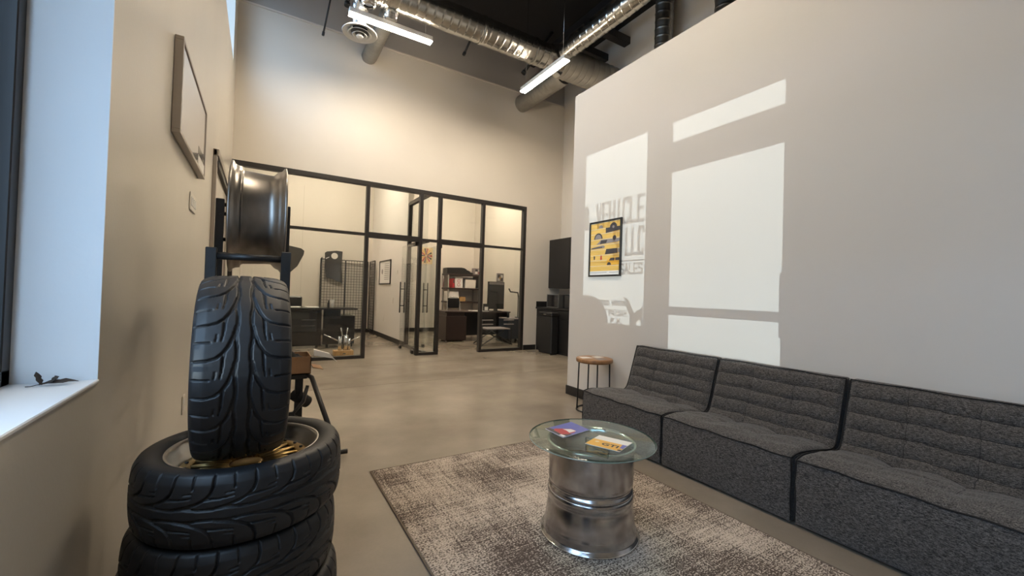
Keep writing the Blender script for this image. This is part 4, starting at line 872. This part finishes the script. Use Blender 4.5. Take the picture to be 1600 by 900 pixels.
MB().tube([(-.2, .0, .0), (-.2, .1, .5), (-.19, .16, .98), (-.12, .17, 1.10), (.12, .17, 1.10), (.19, .16, .98), (.2, .1, .5), (.2, 0, 0)], .014, 8).build('back_frame', M_silver, ch)
MB().box(-.18, .18, .15, .18, .80, 1.08, .012).build('backrest', M_dark, ch); MB().box(-.2, .2, -.32, .1, .44, .48, .012).build('seat', M_dark, ch)
for x in (-.19, .19): MB().cyl((x, -.3, 0), (x, .1, .5), .012, n=8).build('leg', M_blackmetal, ch)
dc = thing('director_chair', 'low black folding director chair in front of the espresso desk', 'chair', (4.88, 8.82, 0))
for y in (-.22, .22):
    MB().cyl((-.42, y, .02), (.24, y, .40), .014, n=8).build('leg', M_blackmetal, dc); MB().cyl((.42, y, .02), (-.24, y, .40), .014, n=8).build('leg', M_blackmetal, dc)
MB().box(-.30, .34, -.25, .25, .385, .415, .006).build('seat', M_pgrey, dc)
for z in (.5, .6): 
    MB().box(-.44, -.12, -.22, -.18, z, z + .022, .004).build('arm_slat', M_pgrey, dc); MB().box(.18, .46, -.22, -.18, z, z + .022, .004).build('arm_slat', M_pgrey, dc)
for x in (-.4, .4): MB().cyl((x, -.2, .02), (x, -.2, .62), .010, n=8).build('post', M_blackmetal, dc)
MB().cyl((-.42, -.22, .02), (-.42, .22, .02), .01, n=8).build('foot_bar', M_blackmetal, dc); MB().cyl((.42, -.22, .02), (.42, .22, .02), .01, n=8).build('foot_bar', M_blackmetal, dc)
mon = thing('computer_monitor', 'large black upright monitor case standing on the office desk', 'monitor', (5.24, 9.80, .766))
MB().box(0, .50, 0, .06, .06, .80, .008).build('case', M_screen, mon); MB().box(.02, .48, -.004, .0, .72, .785).build('top_bezel', M_pgrey, mon); MB().box(.10, .40, -.06, .16, 0, .015, .004).build('foot', M_dark, mon); MB().box(.2, .3, .0, .05, .01, .07).build('stand', M_dark, mon)
t = crate('printed_box', 'small patterned brown and cream box on top of the monitor', 'box', 5.50, 9.80, 1.567, .20, .058, .22, M_pgrey)
for k, (a, c, m_) in enumerate(((.02, .03, M_paper), (.11, .03, M_pdark), (.02, .12, M_pdark), (.11, .12, M_paper), (.065, .07, M_wood2))): MB().box(a, a + .06, -.005, -.001, c, c + .07).build('patch_print', m_, t)
t = crate('printed_box', 'small patterned box on the shelf end behind the post', 'box', 5.86, 11.95, 1.8265, .19, .2, .2, M_pgrey)
for k, (a, c, m_) in enumerate(((.03, .03, M_paper), (.15, .03, M_red), (.03, .11, M_pdark), (.15, .11, M_paper))): MB().box(a, a + .08, -.005, -.001, c, c + .07).build('patch_print', m_, t)
cp = thing('desk_photo', 'small black and white picture frame on the desk by the monitor', 'picture', (5.06, 9.72, .766)); MB().box(0, .18, 0, .02, 0, .2, .004).build('frame', M_dark, cp); MB().box(.04, .14, -.002, 0, .03, .12).build('print', M_paper, cp)
nc = thing('storage_cabinet', 'navy metal cabinet at the right end of the right office', 'cabinet', (5.42, 9.0, 0))
MB().box(0, .55, 0, .5, .1, .60, .005).build('body', M_navy, nc); MB().box(-.005, .555, -.005, .5, .60, .625, .004).build('top', M_pgrey, nc)
for x in (.03, .48): 
    for y in (.03, .43): MB().box(x, x + .04, y, y + .04, 0, .1).build('leg', M_blackmetal, nc)
ml = thing('desk_lamp', 'black jointed desk lamp arm beside the office window post', 'lamp', (5.98, 9.75, .626)); 
ml.location = (5.85, 9.25, .626)
MB().cyl((0, 0, 0), (0, 0, .02), .08, n=20).build('base', M_blackmetal, ml); MB().cyl((0, 0, .02), (0, 0, .55), .014, n=10).build('upright', M_blackmetal, ml); MB().tube([(.0, 0, .55), (-.02, 0, .66), (-.25, 0, .68), (-.30, 0, .76)], .018, 8).build('arm', M_blackmetal, ml)
tag(MB().cyl((0, 0, 0), (0, 0, .16), .035, .03, n=16).build('pencil_cup', M_dark, None, (5.55, 9.25, .626)), 'dark round pot on the navy cabinet', 'cup')
